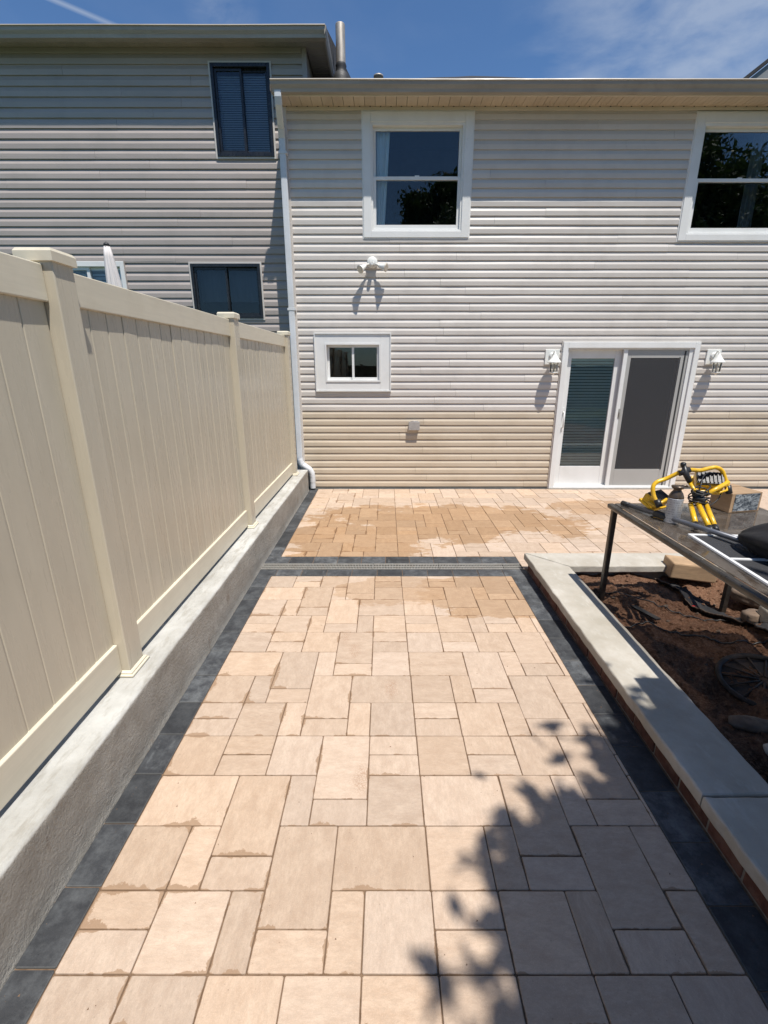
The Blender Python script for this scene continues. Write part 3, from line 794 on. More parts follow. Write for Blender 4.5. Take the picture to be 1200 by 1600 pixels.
# sliding patio door
o = OW[3]
door = build('sliding_door', frame_mb(o[0], o[1], .002, o[3], .075, .085, .035, YF - .052, YF + .06), 'trim_white', house, bevel=.004)
build('rim', MB().box(o[0] - .016, o[0], YF - .03, YF, 0, o[3] + .016).box(o[1], o[1] + .016, YF - .03, YF, 0, o[3] + .016).box(o[0], o[1], YF - .03, YF, o[3], o[3] + .016), 'siding', door)
build('inner_track', frame_mb(o[0] + .075, o[1] - .075, .037, o[3] - .085, .018, .020, .020, YF - .030, YF + .10, wr=.060), 'trim_white', door, bevel=.002)
build('threshold', MB().box(o[0] - .01, o[1] + .01, YF - .075, YF - .0525, -.02, .022), 'galvanised', door, bevel=.003)
L = (2.706, 3.56, .057, 2.13); Rr = (3.53, 4.50, .057, 2.13)
build('door_panel', frame_mb(L[0], L[1], L[2], L[3], .080, .125, .300, YF + .038, YF + .075, wr=.120), 'trim_white', door, bevel=.004)
build('pane', MB().box(L[0] + .080, L[1] - .120, YF + .054, YF + .058, L[2] + .300, L[3] - .125), 'window_glass', door)
blinds(door, L[0] + .07, L[1] - .11, L[2] + .30, L[3] - .13, YF + .068, .044, 'blind_green')
build('screen_panel', frame_mb(Rr[0] + .062, Rr[1], Rr[2], Rr[3], .056, .120, .265, YF - .016, YF + .002, wr=.130), 'panel_grey', door, bevel=.003)
build('screen_stile', MB().box(Rr[0], Rr[0] + .060, YF - .026, YF + .002, Rr[2], Rr[3]), 'trim_white', door, bevel=.003)
build('shaded_gap', MB().box(Rr[1] - .128, Rr[1] - .112, YF - .020, YF - .0165, Rr[2] + .26, Rr[3] - .11).box(Rr[1] - .062, Rr[1] - .040, YF - .020, YF - .0165, Rr[2], Rr[3] - .02), 'rubber', door)  # dark strips stand in for shade in the gaps beside the screen
build('inner_stile', frame_mb(Rr[0] + .118, Rr[1] - .130, Rr[2] + .265, Rr[3] - .120, .012, .02, .012, YF + .006, YF + .03, wr=.040), 'screen_grey', door)
build('insect_screen', MB().box(Rr[0] + .118, Rr[1] - .130, YF - .012, YF - .011, Rr[2] + .265, Rr[3] - .120), 'insect_screen', door)
build('pane', MB().box(Rr[0] + .10, Rr[1] - .11, YF + .033, YF + .037, Rr[2] + .25, Rr[3] - .10), 'dark_glass', door)
room(door, YF, (o[0] + .05, o[1] - .05, .04, o[3] - .05), 2.5, .3)
h = MB().box(L[0] + .020, L[0] + .058, YF + .028, YF + .0375, .93, 1.28).tube([(L[0] + .04, YF + .028, .97), (L[0] + .04, YF - .018, .99), (L[0] + .04, YF - .022, 1.10), (L[0] + .04, YF - .018, 1.20), (L[0] + .04, YF + .028, 1.22)], .011, 8)
build('handle', h, 'trim_white', door)
build('latch', MB().box(Rr[0] + .040, Rr[0] + .075, YF - .030, YF - .0225, 1.12, 1.27).box(Rr[0] + .05, Rr[0] + .065, YF - .045, YF - .0305, 1.16, 1.23), 'galvanised', door, bevel=.002)

# eaves of the main house
YG = YF - .400
build('fascia', MB().box(-1.40, 6.7, YG + .115, YG + .137, 5.096, 5.200), 'trim_cream', house, bevel=.004)
build('fascia_lip', MB().box(-1.40, 6.7, YG + .104, YG + .1135, 5.090, 5.106), 'trim_cream', house, bevel=.002)
x = -1.36; sm_ = None
while x < 6.6:
    if sm_ is None:
        s_ = MB().box(.0025, .1325, YG + .138, YF - .004, 5.100, 5.110)
        s_.box(.0608, .0748, YG + .138, YF - .004, 5.0965, 5.0998)
        for k in range(2): s_.box(.030 + k*.066, .040 + k*.066, YF - .050, YF - .040, 5.0965, 5.0995)
        first = build('soffit_panel', s_, 'soffit', house, origin=(0, 0, 0)); sm_ = first.data; p = first
    else:
        p = bpy.data.objects.new('soffit_panel', sm_); col.objects.link(p); p.parent = house
    p.location = Vector((x, random.uniform(-.001, .001), random.uniform(-.001, .001))) - wloc(house)
    x += .135
# vent pin holes: small dark plugs, one row
vh = MB(); x = -1.36 + .068
while x < 6.6: vh.lathe([(.009, -.003), (.009, .003)], (x, YF - .035, 5.0962), 8); x += .135
build('vent_holes', vh, 'rubber', house)['kind'] = 'stuff'
def gutter(parent, xa, xb, yf, zt, mat='gutter_metal'):
    """K-style gutter, opening upward; yf = outer face"""
    g = [(yf + .002, zt), (yf - .002, zt - .010), (yf + .012, zt - .018), (yf + .014, zt - .050), (yf + .034, zt - .085), (yf + .040, zt - .118), (yf + .115, zt - .118), (yf + .115, zt - .004),
         (yf + .112, zt - .004), (yf + .112, zt - .115), (yf + .043, zt - .115), (yf + .037, zt - .084), (yf + .017, zt - .049), (yf + .014, zt - .014), (yf + .008, zt - .006), (yf + .012, zt)]
    def jit(t, p, q): return (p + .0022*nz(t*1.3, 2.2, 5) + .001*nz(t*5, 1, 2), q + .004*nz(t*.55, 8.8, 1))
    mb = MB().prism(g, xa, xb, 'X', cuts=int((xb - xa)/.12), jitter=jit)
    mb.box(xa - .003, xa - .0005, yf + .012, yf + .114, zt - .117, zt - .006)
    return build('gutter', mb, mat, parent)
gutter(house, -1.415, 6.9, YG, 5.216)
# downspout
def rect_tube(pts, wx, wy):
    """rectangular pipe through points lying in a plane, section wx by wy"""
    mb = MB(); n = len(pts); pts = [Vector(p) for p in pts]
    for k, p in enumerate(pts):
        d = (pts[min(k+1, n-1)] - pts[max(k-1, 0)]).normalized()
        a = Vector((1, 0, 0)); a = (a - d*a.dot(d)).normalized(); b = d.cross(a)
        if abs(d.x) > .5:
            b = Vector((0, 1, 0)); b = (b - d*b.dot(d)).normalized(); a = b.cross(d)
        for (s, t) in ((-1,-1),(-.6,-1.08),(.6,-1.08),(1,-1),(1,1),(-1,1)): mb.v.append(tuple(p + a*wx/2*s + (b if b.y > 0 else -b)*wy/2*t))
    m_ = 6
    for k in range(n - 1):
        for j in range(m_): mb.f.append((k*m_+j, k*m_+(j+1) % m_, (k+1)*m_+(j+1) % m_, (k+1)*m_+j))
    mb.f.append(tuple(range(m_))); return mb
XD = -1.365
build('downspout', rect_tube([(XD + .03, YG + .065, 5.12), (XD + .03, YG + .065, 5.06), (XD + .028, YG + .085, 5.00), (XD + .006, YF - .12, 4.83), (XD, YF - .068, 4.74), (XD, YF - .065, 4.7), (XD, YF - .065, 3.0), (XD, YF - .065, .50)], .082, .06), 'downspout_white', house, bevel=.003)
build('strap', MB().box(XD - .055, XD + .055, YF - .102, YF - .02, 4.56, 4.59), 'downspout_white', house)
build('strap', MB().box(XD - .055, XD + .055, YF - .102, YF - .02, 2.66, 2.69), 'downspout_white', house)
# ribbed elbow
pts = []
ctrl = [(XD, .52), (XD + .005, .46), (XD + .03, .41), (XD + .09, .365), (XD + .145, .325), (XD + .175, .27), (XD + .182, .20), (XD + .182, .10), (XD + .182, .025)]
el = []
for (a, b) in zip(ctrl, ctrl[1:]):
    for k in range(5): t = k/5; el.append((a[0]+(b[0]-a[0])*t, YF - .068, a[1]+(b[1]-a[1])*t))
el.append((ctrl[-1][0], YF - .068, ctrl[-1][1]))
e_ = MB().tube(el, .045, 14, cap=False, rr=[.044 + (.006 if (k % 2 and 2 < k < 34) else 0) for k in range(len(el))])
build('downspout_elbow', e_, 'downspout_white', house)
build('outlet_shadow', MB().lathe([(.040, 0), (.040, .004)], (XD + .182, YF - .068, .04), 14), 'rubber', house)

# roof of the main house
roof = build('roof', MB().prism([(YG + .03, 5.196), (YG + .03, 5.208), (YF + 5.2, 7.45), (YF + 5.2, 5.3)], -1.36, 7.0, 'X'), 'shingle', house)
lip = MB()
def liph(x): return .055*max(0, 1 - abs((x - 1.15)/1.55)**1.6) + .006*nz(x*3, 1, 1)
xsx = [-1.3 + .2*k for k in range(40)]
n = len(xsx)
for x in xsx:
    hh = max(.002, liph(x)); lip.v += [(x, YG + .20, 5.22), (x, YG + .06, 5.208), (x, YG + .055, 5.212 + hh*.30), (x, YG + .5, 5.405 + hh*1.3), (x, YG + .5, 5.38)]
for k in range(n - 1):
    for j in range(4): lip.f.append((k*5+j, k*5+j+1, k*5+5+j+1, k*5+5+j))
build('shingle_course', lip, 'shingle', roof)
vp = build('vent_pipe', MB().lathe([(.066, 5.60), (.066, 6.41), (.062, 6.42), (.054, 6.42), (.054, 6.2)], (-.645, 8.2, 0), 24, cap=False), 'vent_metal', house)
build('pipe_boot', MB().lathe([(.125, 5.60), (.125, 5.79), (.095, 5.86), (.072, 5.88), (.078, 5.90), (.070, 5.93), (.078, 5.95), (.067, 5.98)], (-.645, 8.2, 0), 24, cap=False), 'rubber', vp)
v2 = build('roof_vent', MB().lathe([(.060, 5.60), (.060, 5.815), (.070, 5.82), (.070, 5.840), (.0, 5.845)], (-.115, 8.2, 0), 20, cap=False), 'vent_metal', house)

# neighbouring house on the left
YL = YF + .30; LAPL = .1176
nb = root('neighbour_house', 'taller darker grey vinyl sided house with black framed windows behind the fence', 'house', (-4.5, YL, 0))
OL = [(-2.33, -1.545, 4.655, 5.70), (-2.885, -1.86, 2.585, 3.33), (-4.95, -3.86, 2.35, 3.36)]
zt = 5.695
ZL = sorted([zt - LAPL*k for k in range(0, 49) if zt - LAPL*k > -.02])
side_wall(nb, YL, -8.6, lambda z: -1.115 if z > 5.05 else -1.40, ZL, LAPL, OL, lambda z: 'siding_grey', joint=3.4)
backing(nb, YL, -8.6, -1.40, -.05, 6.0, OL)
build('wall', MB().box(-1.40, -1.07, YL + .004, YL + .12, 5.05, 6.0), 'sheathing', nb)
build('side_wall', MB().box(-1.12, -1.06, YL + .005, YL + 6, 5.2, 5.95), 'siding_grey', nb)
build('corner_post', MB().box(-1.115, -1.052, YL - .022, YL - .001, 5.10, 5.870), 'siding_grey', nb, bevel=.002)
build('frieze_board', MB().box(-8.6, -1.12, YL - .02, YL - .003, 5.808, 5.871), 'siding_grey', nb, bevel=.003)
ch = build('corner_channel', MB().box(-1.475, -1.41, YL - .026, YL - .015, 3.0, 5.05), 'siding', nb)
ph = MB(); z = 3.1
while z < 5.0: ph.lathe([(.008, 0), (.008, .002)], (-1.45, YL - .028, z), 8, axis='Y'); z += LAPL
build('nail_holes', ph, 'rubber', ch)
YGL = YL - .320
build('fascia', MB().box(-8.7, -.80, YGL + .115, YGL + .137, 5.866, 5.93), 'soffit_grey', nb)
build('rake_fascia', MB().box(-.80, -.778, YGL + .115, YL + 6, 5.84, 5.93), 'soffit_grey', nb)
x = -8.6; sm_ = None
while x < -1.02:
    if sm_ is None:
        s_ = MB().box(.0008, .1342, YGL + .138, YL - .004, 5.872, 5.882).box(.0608, .0748, YGL + .138, YL - .004, 5.8685, 5.8718).box(.092, .104, YGL + .17, YL - .08, 5.8690, 5.8718)
        p = build('soffit_panel', s_, 'soffit_grey', nb, origin=(0, 0, 0)); sm_ = p.data
    else:
        p = bpy.data.objects.new('soffit_panel', sm_); col.objects.link(p); p.parent = nb
    p.location = Vector((x, 0, random.uniform(-.001, .001))) - wloc(nb); x += .135
y = YGL + .14
while y < YL + 3:
    build('soffit_panel', MB().box(-1.05 + (-.06 if y < YL else 0), -.802, y + .0008, y + .1342, 5.872, 5.882).box(-1.05, -.802, y + .06, y + .074, 5.8685, 5.8718), 'soffit_grey', nb); y += .135
gutter(nb, -8.8, -.765, YGL, 5.945)
g = MB().prism([(-.765, 5.945), (-.750, 5.935), (-.757, 5.89), (-.775, 5.85), (-.777, 5.85), (-.777, 5.945)], YGL + .01, YL + 6, 'Y'); build('gutter', g, 'gutter_metal', nb)
build('roof', MB().prism([(YGL + .03, 5.925), (YGL + .03, 5.940), (YL + 5, 7.9), (YL + 5, 5.95)], -8.8, -.76, 'X'), 'shingle', nb)
s_ = MB()
for k in range(4): s_.box(-1.45 + k*.14, -1.325 + k*.14, YGL + .03 + .002*k, YGL + .3, 5.942, 5.954 + .003*(k % 2))
build('shingle_course', s_, 'shingle', nb)
def black_slider(o, zb0, blind_z):
    x0, x1, z0, z1 = o
    f = build('window', frame_mb(x0, x1, z0, z1, .040, .045, .045, YL - .040, YL + .06), 'black_metal', nb, bevel=.004)
    jchannel(f, YL, o, 'siding', out=.03, wd=.022)
    xm = (x0 + x1)/2
    build('sash', frame_mb(x0 + .040, xm + .014, z0 + .045, z1 - .045, .030, .034, .034, YL - .012, YL + .014), 'black_metal', f, bevel=.002)
    build('sash', frame_mb(xm - .014, x1 - .040, z0 + .045, z1 - .045, .030, .034, .034, YL + .018, YL + .044), 'black_metal', f, bevel=.002)
    build('pane', MB().box(x0 + .07, xm - .016, YL, YL + .003, z0 + .079, z1 - .079), 'dark_glass', f)
    build('pane', MB().box(xm + .016, x1 - .07, YL + .030, YL + .033, z0 + .079, z1 - .079), 'dark_glass', f)
    room(f, YL, (x0 + .02, x1 - .02, z0 + .02, z1 - .02), 1.2)
    return f
f = black_slider(OL[0], 0, 0); blinds(f, OL[0][0] + .06, OL[0][1] - .06, OL[0][2] + .05, OL[0][3] - .10, YL + .060, .026, 'blind')
f = black_slider(OL[1], 0, 0); curtain(f, OL[1][0] + .06, OL[1][1] - .06, OL[1][2] + .25, OL[1][3] - .06, YL + .16, 0., 'grey_curtain')
o = OL[2]; f = build('window', frame_mb(o[0], o[1], o[2], o[3], .06, .07, .07, YL - .035, YL + .05), 'trim_white', nb, bevel=.004)
jchannel(f, YL, o, 'siding_grey', out=.03)
xm = (o[0] + o[1])/2
build('sash', frame_mb(o[0] + .06, xm + .02, o[2] + .07, o[3] - .07, .045, .045, .045, YL - .01, YL + .02), 'trim_white', f, bevel=.002)
build('sash', frame_mb(xm - .02, o[1] - .06, o[2] + .07, o[3] - .07, .045, .045, .045, YL + .022, YL + .044), 'trim_white', f, bevel=.002)
build('pane', MB().box(o[0] + .1, o[1] - .1, YL + .0205, YL + .0215, o[2] + .11, o[3] - .11), 'window_glass', f)
blinds(f, o[0] + .08, o[1] - .08, o[2] + .1, o[3] - .1, YL + .09, .05, 'blind'); room(f, YL, (o[0] + .03, o[1] - .03, o[2] + .03, o[3] - .03), 1.2)

# gable of a third house showing over the eaves on the right
fg = root('far_house', 'dark grey gable end showing above the gutter at the right edge', 'house', (7.0, 9.6, 0))
build('wall', MB().prism([(5.62, 0), (9.2, 0), (9.2, 6.6), (7.4, 8.1), (5.62, 6.60)], 9.42, 12, 'Y') if False else MB().prism([(5.80, 0), (9.8, 0), (9.8, 5.98), (7.78, 7.50), (5.80, 5.98)], 9.45, 12, 'Y'), 'far_siding', fg)
build('rake_board', MB().prism([(5.52, 5.80), (7.78, 7.50), (7.78, 7.76), (5.40, 5.98)], 9.28, 9.44, 'Y'), 'grey_paint', fg)
build('roof', MB().prism([(5.38, 5.99), (7.78, 7.79), (7.78, 7.85), (5.34, 6.02)], 9.24, 12.2, 'Y'), 'shingle', fg)
s_ = MB()
for k in range(16): s_.box(5.82 + max(0, (5.2 + k*.13 - 5.7)*1.35), 7.7, 9.430, 9.449, 5.2 + k*.13, 5.2 + k*.13 + .122)
build('siding_courses', s_, 'far_siding', fg)['kind'] = 'stuff'

# ================================================================== FITTINGS ON THE WALL
def lantern(cx, label):
    r = root('wall_lantern', label, 'lantern', (cx, YF - .014, 1.92), 'white carriage lanterns beside the sliding door')
    build('mounting_block', MB().box(cx - .105, cx + .105, YF - .036, YF - .012, 1.915, 2.130), 'lamp_white', r, bevel=.006)
    build('back_plate', MB().lathe([(.055, 0), (.052, -.012), (.030, -.022)], (cx, YF - .0365, 2.04), 18, axis='Y'), 'lamp_white', r)
    cy = YF - .150
    build('arm', MB().tube([(cx, YF - .05, 2.03), (cx, YF - .075, 2.075), (cx, YF - .105, 2.105), (cx, YF - .135, 2.10), (cx, cy, 2.078)], .009, 8), 'lamp_white', r)
    build('arm', MB().tube([(cx, YF - .05, 2.00), (cx, YF - .080, 1.985), (cx, YF - .10, 2.00), (cx, YF - .095, 2.03)], .006, 8), 'lamp_white', r)
    build('lamp_roof', MB().lathe([(.006, 2.085), (.014, 2.075), (.016, 2.062), (.028, 2.045), (.050, 2.010), (.085, 1.965), (.098, 1.950), (.098, 1.943), (.060, 1.943)], (cx, cy, 0), 24), 'lamp_white', r)
    build('lamp_glass', MB().lathe([(.056, 1.942), (.050, 1.815)], (cx, cy, 0), 18, cap=False), 'lantern_glass', r)
    cg = MB()
    for k in range(6):
        an = k*math.pi/3; cg.tube([(cx + .062*math.cos(an), cy + .062*math.sin(an), 1.945), (cx + .055*math.cos(an), cy + .055*math.sin(an), 1.808)], .004, 6)
    build('cage', cg, 'lamp_white', r)
    build('base_ring', MB().lathe([(.060, 1.812), (.060, 1.800), (.030, 1.788), (.010, 1.780), (.006, 1.768)], (cx, cy, 0), 20), 'lamp_white', r)
    build('candle', MB().lathe([(.012, 1.812), (.012, 1.875), (.015, 1.88), (.014, 1.915), (.004, 1.93)], (cx, cy, 0), 10), 'trim_cream', r)
    return r
lantern(2.465, 'white carriage lantern left of the sliding door, beside its handle side')
l2 = lantern(4.865, 'white carriage lantern right of the sliding door, beside the screen side')
fl = root('flood_light', 'white twin head floodlight on the wall above the small window', 'floodlight', (-.20, YF - .014, 3.25))
build('mounting_box', MB().lathe([(.075, 0), (.075, -.040), (.060, -.055), (.020, -.060)], (-.20, YF - .012, 3.285), 22, axis='Y'), 'lamp_white', fl)
build('sensor', MB().lathe([(.026, 0), (.030, -.03), (.022, -.055)], (-.20, YF - .072, 3.262), 14, axis='Y'), 'lamp_white', fl)
for sx in (-1, 1):
    c0 = Vector((-.20 + sx*.045, YF - .055, 3.26)); c1 = c0 + Vector((sx*.055, -.045, -.030))
    b_ = build('knuckle', MB().tube([c0, c0.lerp(c1, .5) + Vector((0, 0, .008)), c1], .014, 10), 'lamp_white', fl)
    dd = Vector((sx*.62, -.60, -.50)).normalized() if sx < 0 else Vector((sx*.85, -.45, -.25)).normalized()
    p0 = c1 - dd*.01
    h = build('lamp_head', MB().tube([p0, p0 + dd*.03, p0 + dd*.075, p0 + dd*.115, p0 + dd*.12], .03, 18, rr=[.020, .030, .040, .056, .058]), 'lamp_white', fl)
    build('lens', MB().tube([p0 + dd*.1205, p0 + dd*.126], .052, 18, rr=[.052, .046]), 'trim_cream', h)
ob = root('outlet_box', 'grey weatherproof outlet cover low on the siding below the small window', 'outlet', (.425, YF - .014, .94))
build('box', MB().box(.345, .505, YF - .070, YF - .012, .955, 1.065), 'box_grey', ob, bevel=.008)
build('lid', MB().box(.338, .512, YF - .088, YF - .071, .945, 1.078), 'box_grey', ob, bevel=.006)
build('hinge', MB().tube([(.37, YF - .078, 1.085), (.48, YF - .078, 1.085)], .007, 8), 'box_grey', ob)

# ================================================================== PLANTER
XB = 1.366
pw = root('planter_wall', 'low planter wall of red brick under a pale concrete cap', 'wall', (1.5, 1.5, -.02))
build('mortar_core', MB().box(XB + .006, 1.60, -2.2, 4.14, -.05, .098).box(1.60, 7.0, 3.96, 4.14, -.05, .098), 'mortar', pw)
y = -2.0; bmsh = None
while y < 4.1:
    ln = .203; y1 = min(y + ln, 4.16)
    o = build('brick', MB().cham(XB + random.uniform(-.004, .003), XB + .09, y + .004, y1 - .004, 0.003, .097, .004) if False else MB().box(XB + random.uniform(-.004, .003), XB + .09, y + .004, y1 - .004, .003, .0985), 'brick_red', pw, bevel=.005)
    y += ln + .003
x = 1.46
while x < 6.8:
    build('brick', MB().box(x + .004, x + .199, 4.130, 4.165 + random.uniform(-.003, .003), .003, .0985), 'brick_red', pw, bevel=.005); x += .206
def cap_piece(poly, name='cap_stone', z0=.102, z1=.166, rough=.006, seed=0):
    """rock-edged coping slab: polygon outline (closed, CCW) with uneven edges"""
    pts = []
    n = len(poly)
    for k in range(n):
        a = Vector(poly[k]); b = Vector(poly[(k+1) % n]); L_ = (b - a).length; m_ = max(1, int(L_/.045))
        for j in range(m_):
            p = a.lerp(b, j/m_)
            if j: p = p + Vector((nz(p.x*9, p.y*9, seed), nz(p.x*9 + 5, p.y*9, seed)))*rough
            pts.append(p)
    cx = sum(p.x for p in pts)/len(pts); cy = sum(p.y for p in pts)/len(pts)
    mb = MB(); m_ = len(pts)
    def inset(p, k):
        i_ = pts.index(p); a = pts[i_-1]; b = pts[(i_+1) % m_]; t = (b - a).normalized(); nn = Vector((-t.y, t.x)); return p + nn*k
    for (ins, z) in ((.004, z0), (.0, z0 + .008), (.001, z1 - .010), (.004, z1 - .003), (.010, z1)):
        for i_, p in enumerate(pts):
            q = inset(p, ins + .003*nz(p.x*20, p.y*20, z*60 + seed)); mb.v.append((q.x, q.y, z + .0015*nz(p.x*6, p.y*6, seed)))
    for k in range(4):
        for j in range(m_): mb.f.append((k*m_+j, k*m_+(j+1) % m_, (k+1)*m_+(j+1) % m_, (k+1)*m_+j))
    mb.f.append(tuple(4*m_ + j for j in range(m_))); mb.f.append(tuple(range(m_))[::-1])
    return build(name, mb, 'cap_concrete', pw)
XC0, XC1 = 1.337, 1.662
cap_piece([(XC0, 1.528), (XC1, 1.528), (XC1, 3.888), (XC0, 4.205)], seed=1)
cap_piece([(XC0, .10), (XC1, .10), (XC1, 1.522), (XC0, 1.522)], seed=2)
cap_piece([(XC0, -1.5), (XC1, -1.5), (XC1, .094), (XC0, .094)], seed=3)
cap_piece([(XC0 + .006, 4.207), (XC1 + .002, 3.893), (3.9, 3.893), (3.9, 4.207)], seed=4)
cap_piece([(3.906, 3.893), (6.6, 3.893), (6.6, 4.207), (3.906, 4.207)], seed=5)

# soil
def soil_h(x, y):
    h = .055 + .060*nz(x*.9, y*.9, 3) + .045*nz(x*2.7, y*2.7, 5) + .034*nz(x*7, y*7, 8) + .020*nz(x*17, y*17, 2) + .010*nz(x*37, y*37, 6)
    e = min(1, max(0, (x - 1.62)/.30)); h = h*e + (.035)*(1 - e)
    # a hollow under the table where fabric shows
    d = math.hypot((x - 2.72)/.42, (y - 3.42)/.40); h -= .10*max(0, 1 - d*d)
    d = math.hypot((x - 1.92)/.22, (y - 2.22)/.30); h -= .05*max(0, 1 - d*d)
    return h
mb = MB(); nx, ny = 230, 330; X0, X1_, Y0, Y1_ = 1.60, 6.4, -2.0, 3.97
for j in range(ny):
    for i in range(nx):
        x = X0 + (X1_ - X0)*(i/(nx-1))**1.5; y = Y0 + (Y1_ - Y0)*j/(ny-1)
        mb.v.append((x, y, soil_h(x, y)))
for j in range(ny - 1):
    for i in range(nx - 1): k = j*nx + i; mb.f.append((k, k+1, k+nx+1, k+nx))
structure(build('soil', mb, 'soil', smooth=True), 'bare dug over reddish brown soil filling the planter bed', 'soil')
mb = MB()
rg = random.Random(5)
def lump(mb, x, y, z, s, rg):
    i = len(mb.v)
    base = [(0,0,1),(1,0,0),(0,1,0),(-1,0,0),(0,-1,0),(0,0,-1)]
    for (a, b, c) in base: mb.v.append((x + a*s*rg.uniform(.6, 1.3), y + b*s*rg.uniform(.6, 1.3), z + c*s*rg.uniform(.4, .9)))
    mb.f += [(i,i+1,i+2),(i,i+2,i+3),(i,i+3,i+4),(i,i+4,i+1),(i+5,i+2,i+1),(i+5,i+3,i+2),(i+5,i+4,i+3),(i+5,i+1,i+4)]
for k in range(9000):
    x = 1.67 + 2.6*rg.random()**1.2; y = rg.uniform(.8, 3.88); s = .004 + .017*rg.random()**3
    if nz(x*3, y*3, 11) < -.1 and s < .012: continue
    lump(mb, x, y, soil_h(x, y) + s*.2, s, rg)
o = build('soil_clods', mb, 'soil', smooth=False); o['kind'] = 'stuff'; o['label'] = 'small clods and crumbs of brown soil scattered over the planter bed'
mb = MB()
for k in range(160):
    x = 1.7 + 2.2*rg.random(); y = rg.uniform(.9, 3.85); s = .006 + .014*rg.random()**2
    lump(mb, x, y, soil_h(x, y) + s*.3, s, rg)
o = build('pebbles', mb, 'soil_stone'); o['kind'] = 'stuff'; o['label'] = 'pale pebbles and gravel scattered on the brown soil'

def rock(name, label, cat, c, size, seed, mat='pale_concrete', boxy=.75, rotz=0, part=None):
    mb = MB(); seg = 18; rings = 12
    for a in range(rings + 1):
        ph = math.pi*a/rings
        for b in range(seg):
            th = 2*math.pi*b/seg
            v = Vector((math.sin(ph)*math.cos(th), math.sin(ph)*math.sin(th), math.cos(ph)))
            mx = max(abs(v.x), abs(v.y), abs(v.z)); v = v*(1 - boxy) + v/mx*boxy
            v *= 1 + .14*nz(v.x*1.5, v.y*1.5, v.z*1.5 + seed) + .05*nz(v.x*5, v.y*5, v.z*5 + seed)
            mb.v.append((v.x*size[0], v.y*size[1], v.z*size[2]))
    for a in range(rings):
        for b in range(seg): mb.smooth.add(len(mb.f)); mb.f.append((a*seg+b, a*seg+(b+1) % seg, (a+1)*seg+(b+1) % seg, (a+1)*seg+b))
    mb.xform(Matrix.Translation(c) @ Matrix.Rotation(rotz, 4, 'Z'))
    return tag(build(name, mb, mat), label, cat)
wb = MB().box(-.19, .19, -.105, .105, -.075, .075).xform(Matrix.Translation((2.73, 3.86, .155)) @ Matrix.Rotation(R(-9), 4, 'Z') @ Matrix.Rotation(R(4), 4, 'Y'))
tag(build('timber_block', wb, 'wood', bevel=.014), 'tan timber block lying on the soil against the back coping, under the table edge', 'block')
rock('concrete_lump', 'rounded pale concrete block at the right edge of the soil bed', 'block', Vector((2.93, 3.02, .10)), (.13, .17, .10), 3)
rock('concrete_rubble', 'long broken slab of reddish rubble on the soil behind the hollow', 'rubble', Vector((3.02, 3.38, .09)), (.10, .20, .045), 8, mat='soil_stone', rotz=.5)
rock('concrete_rubble', 'small crumbly lump of rubble beside the pale concrete block', 'rubble', Vector((2.80, 3.16, .07)), (.07, .06, .05), 12, mat='soil_stone', boxy=.5)
rock('rubble_stone', 'flat reddish stone on the soil in the shade below the round plastic lid', 'stone', Vector((1.98, 2.06, .05)), (.12, .05, .028), 17, mat='soil_stone', boxy=.4, rotz=-.2)
rock('garden_stone', 'smooth grey green stone near the right edge, low in the shade of the bed', 'stone', Vector((1.93, 1.87, .06)), (.035, .04, .025), 21, boxy=.2)
rock('red_cap', 'small bright red plastic scrap lying on the lit soil', 'scrap', Vector((2.60, 3.53, soil_h(2.60, 3.53) + .012)), (.024, .012, .010), 2, mat='red_plastic', boxy=.2)
# landscape fabric: crumpled black sheet with a raised pale edge
mb = MB(); n1, n2 = 60, 14
e0 = [(2.42, 3.83), (2.50, 3.70), (2.55, 3.48), (2.60, 3.30), (2.62, 3.12), (2.66, 2.98), (2.72, 2.80), (2.74, 2.62)]
def poly_at(pl, t):
    k = min(len(pl) - 2, int(t*(len(pl) - 1))); f_ = t*(len(pl) - 1) - k
    return pl[k][0] + (pl[k+1][0] - pl[k][0])*f_, pl[k][1] + (pl[k+1][1] - pl[k][1])*f_
for i in range(n1):
    ex, ey = poly_at(e0, i/(n1 - 1)); ex += .012*nz(i*.35, 1, 1)
    for j in range(n2):
        x = ex + j*.014; y = ey + .01*nz(i*.2, j*.3, 4)
        z = soil_h(x, y) + .012 + (.035*max(0, 1 - j/2.0)) + .012*nz(x*14, y*9, 2)
        mb.v.append((x, y, z))
for i in range(n1 - 1):
    for j in range(n2 - 1): k = i*n2 + j; mb.f.append((k, k+1, k+n2+1, k+n2))
fb = root('landscape_fabric', 'crumpled black landscape fabric with a frayed pale edge across the soil', 'fabric', (2.6, 3.2, .05))
build('sheet', mb, 'black_fabric', fb, smooth=True)
eg = []
for i in range(n1*2):
    ex, ey = poly_at(e0, i/(n1*2 - 1)); ex += .012*nz(i*.175, 1, 1)
    eg.append((ex - .004, ey, soil_h(ex, ey) + .050 + .006*nz(i*.6, 3, 3)))
build('frayed_edge', MB().tube(eg, .006, 6, rr=[.005 + .003*abs(nz(i*.9, 2, 7)) for i in range(len(eg))]), 'soil_stone', fb)
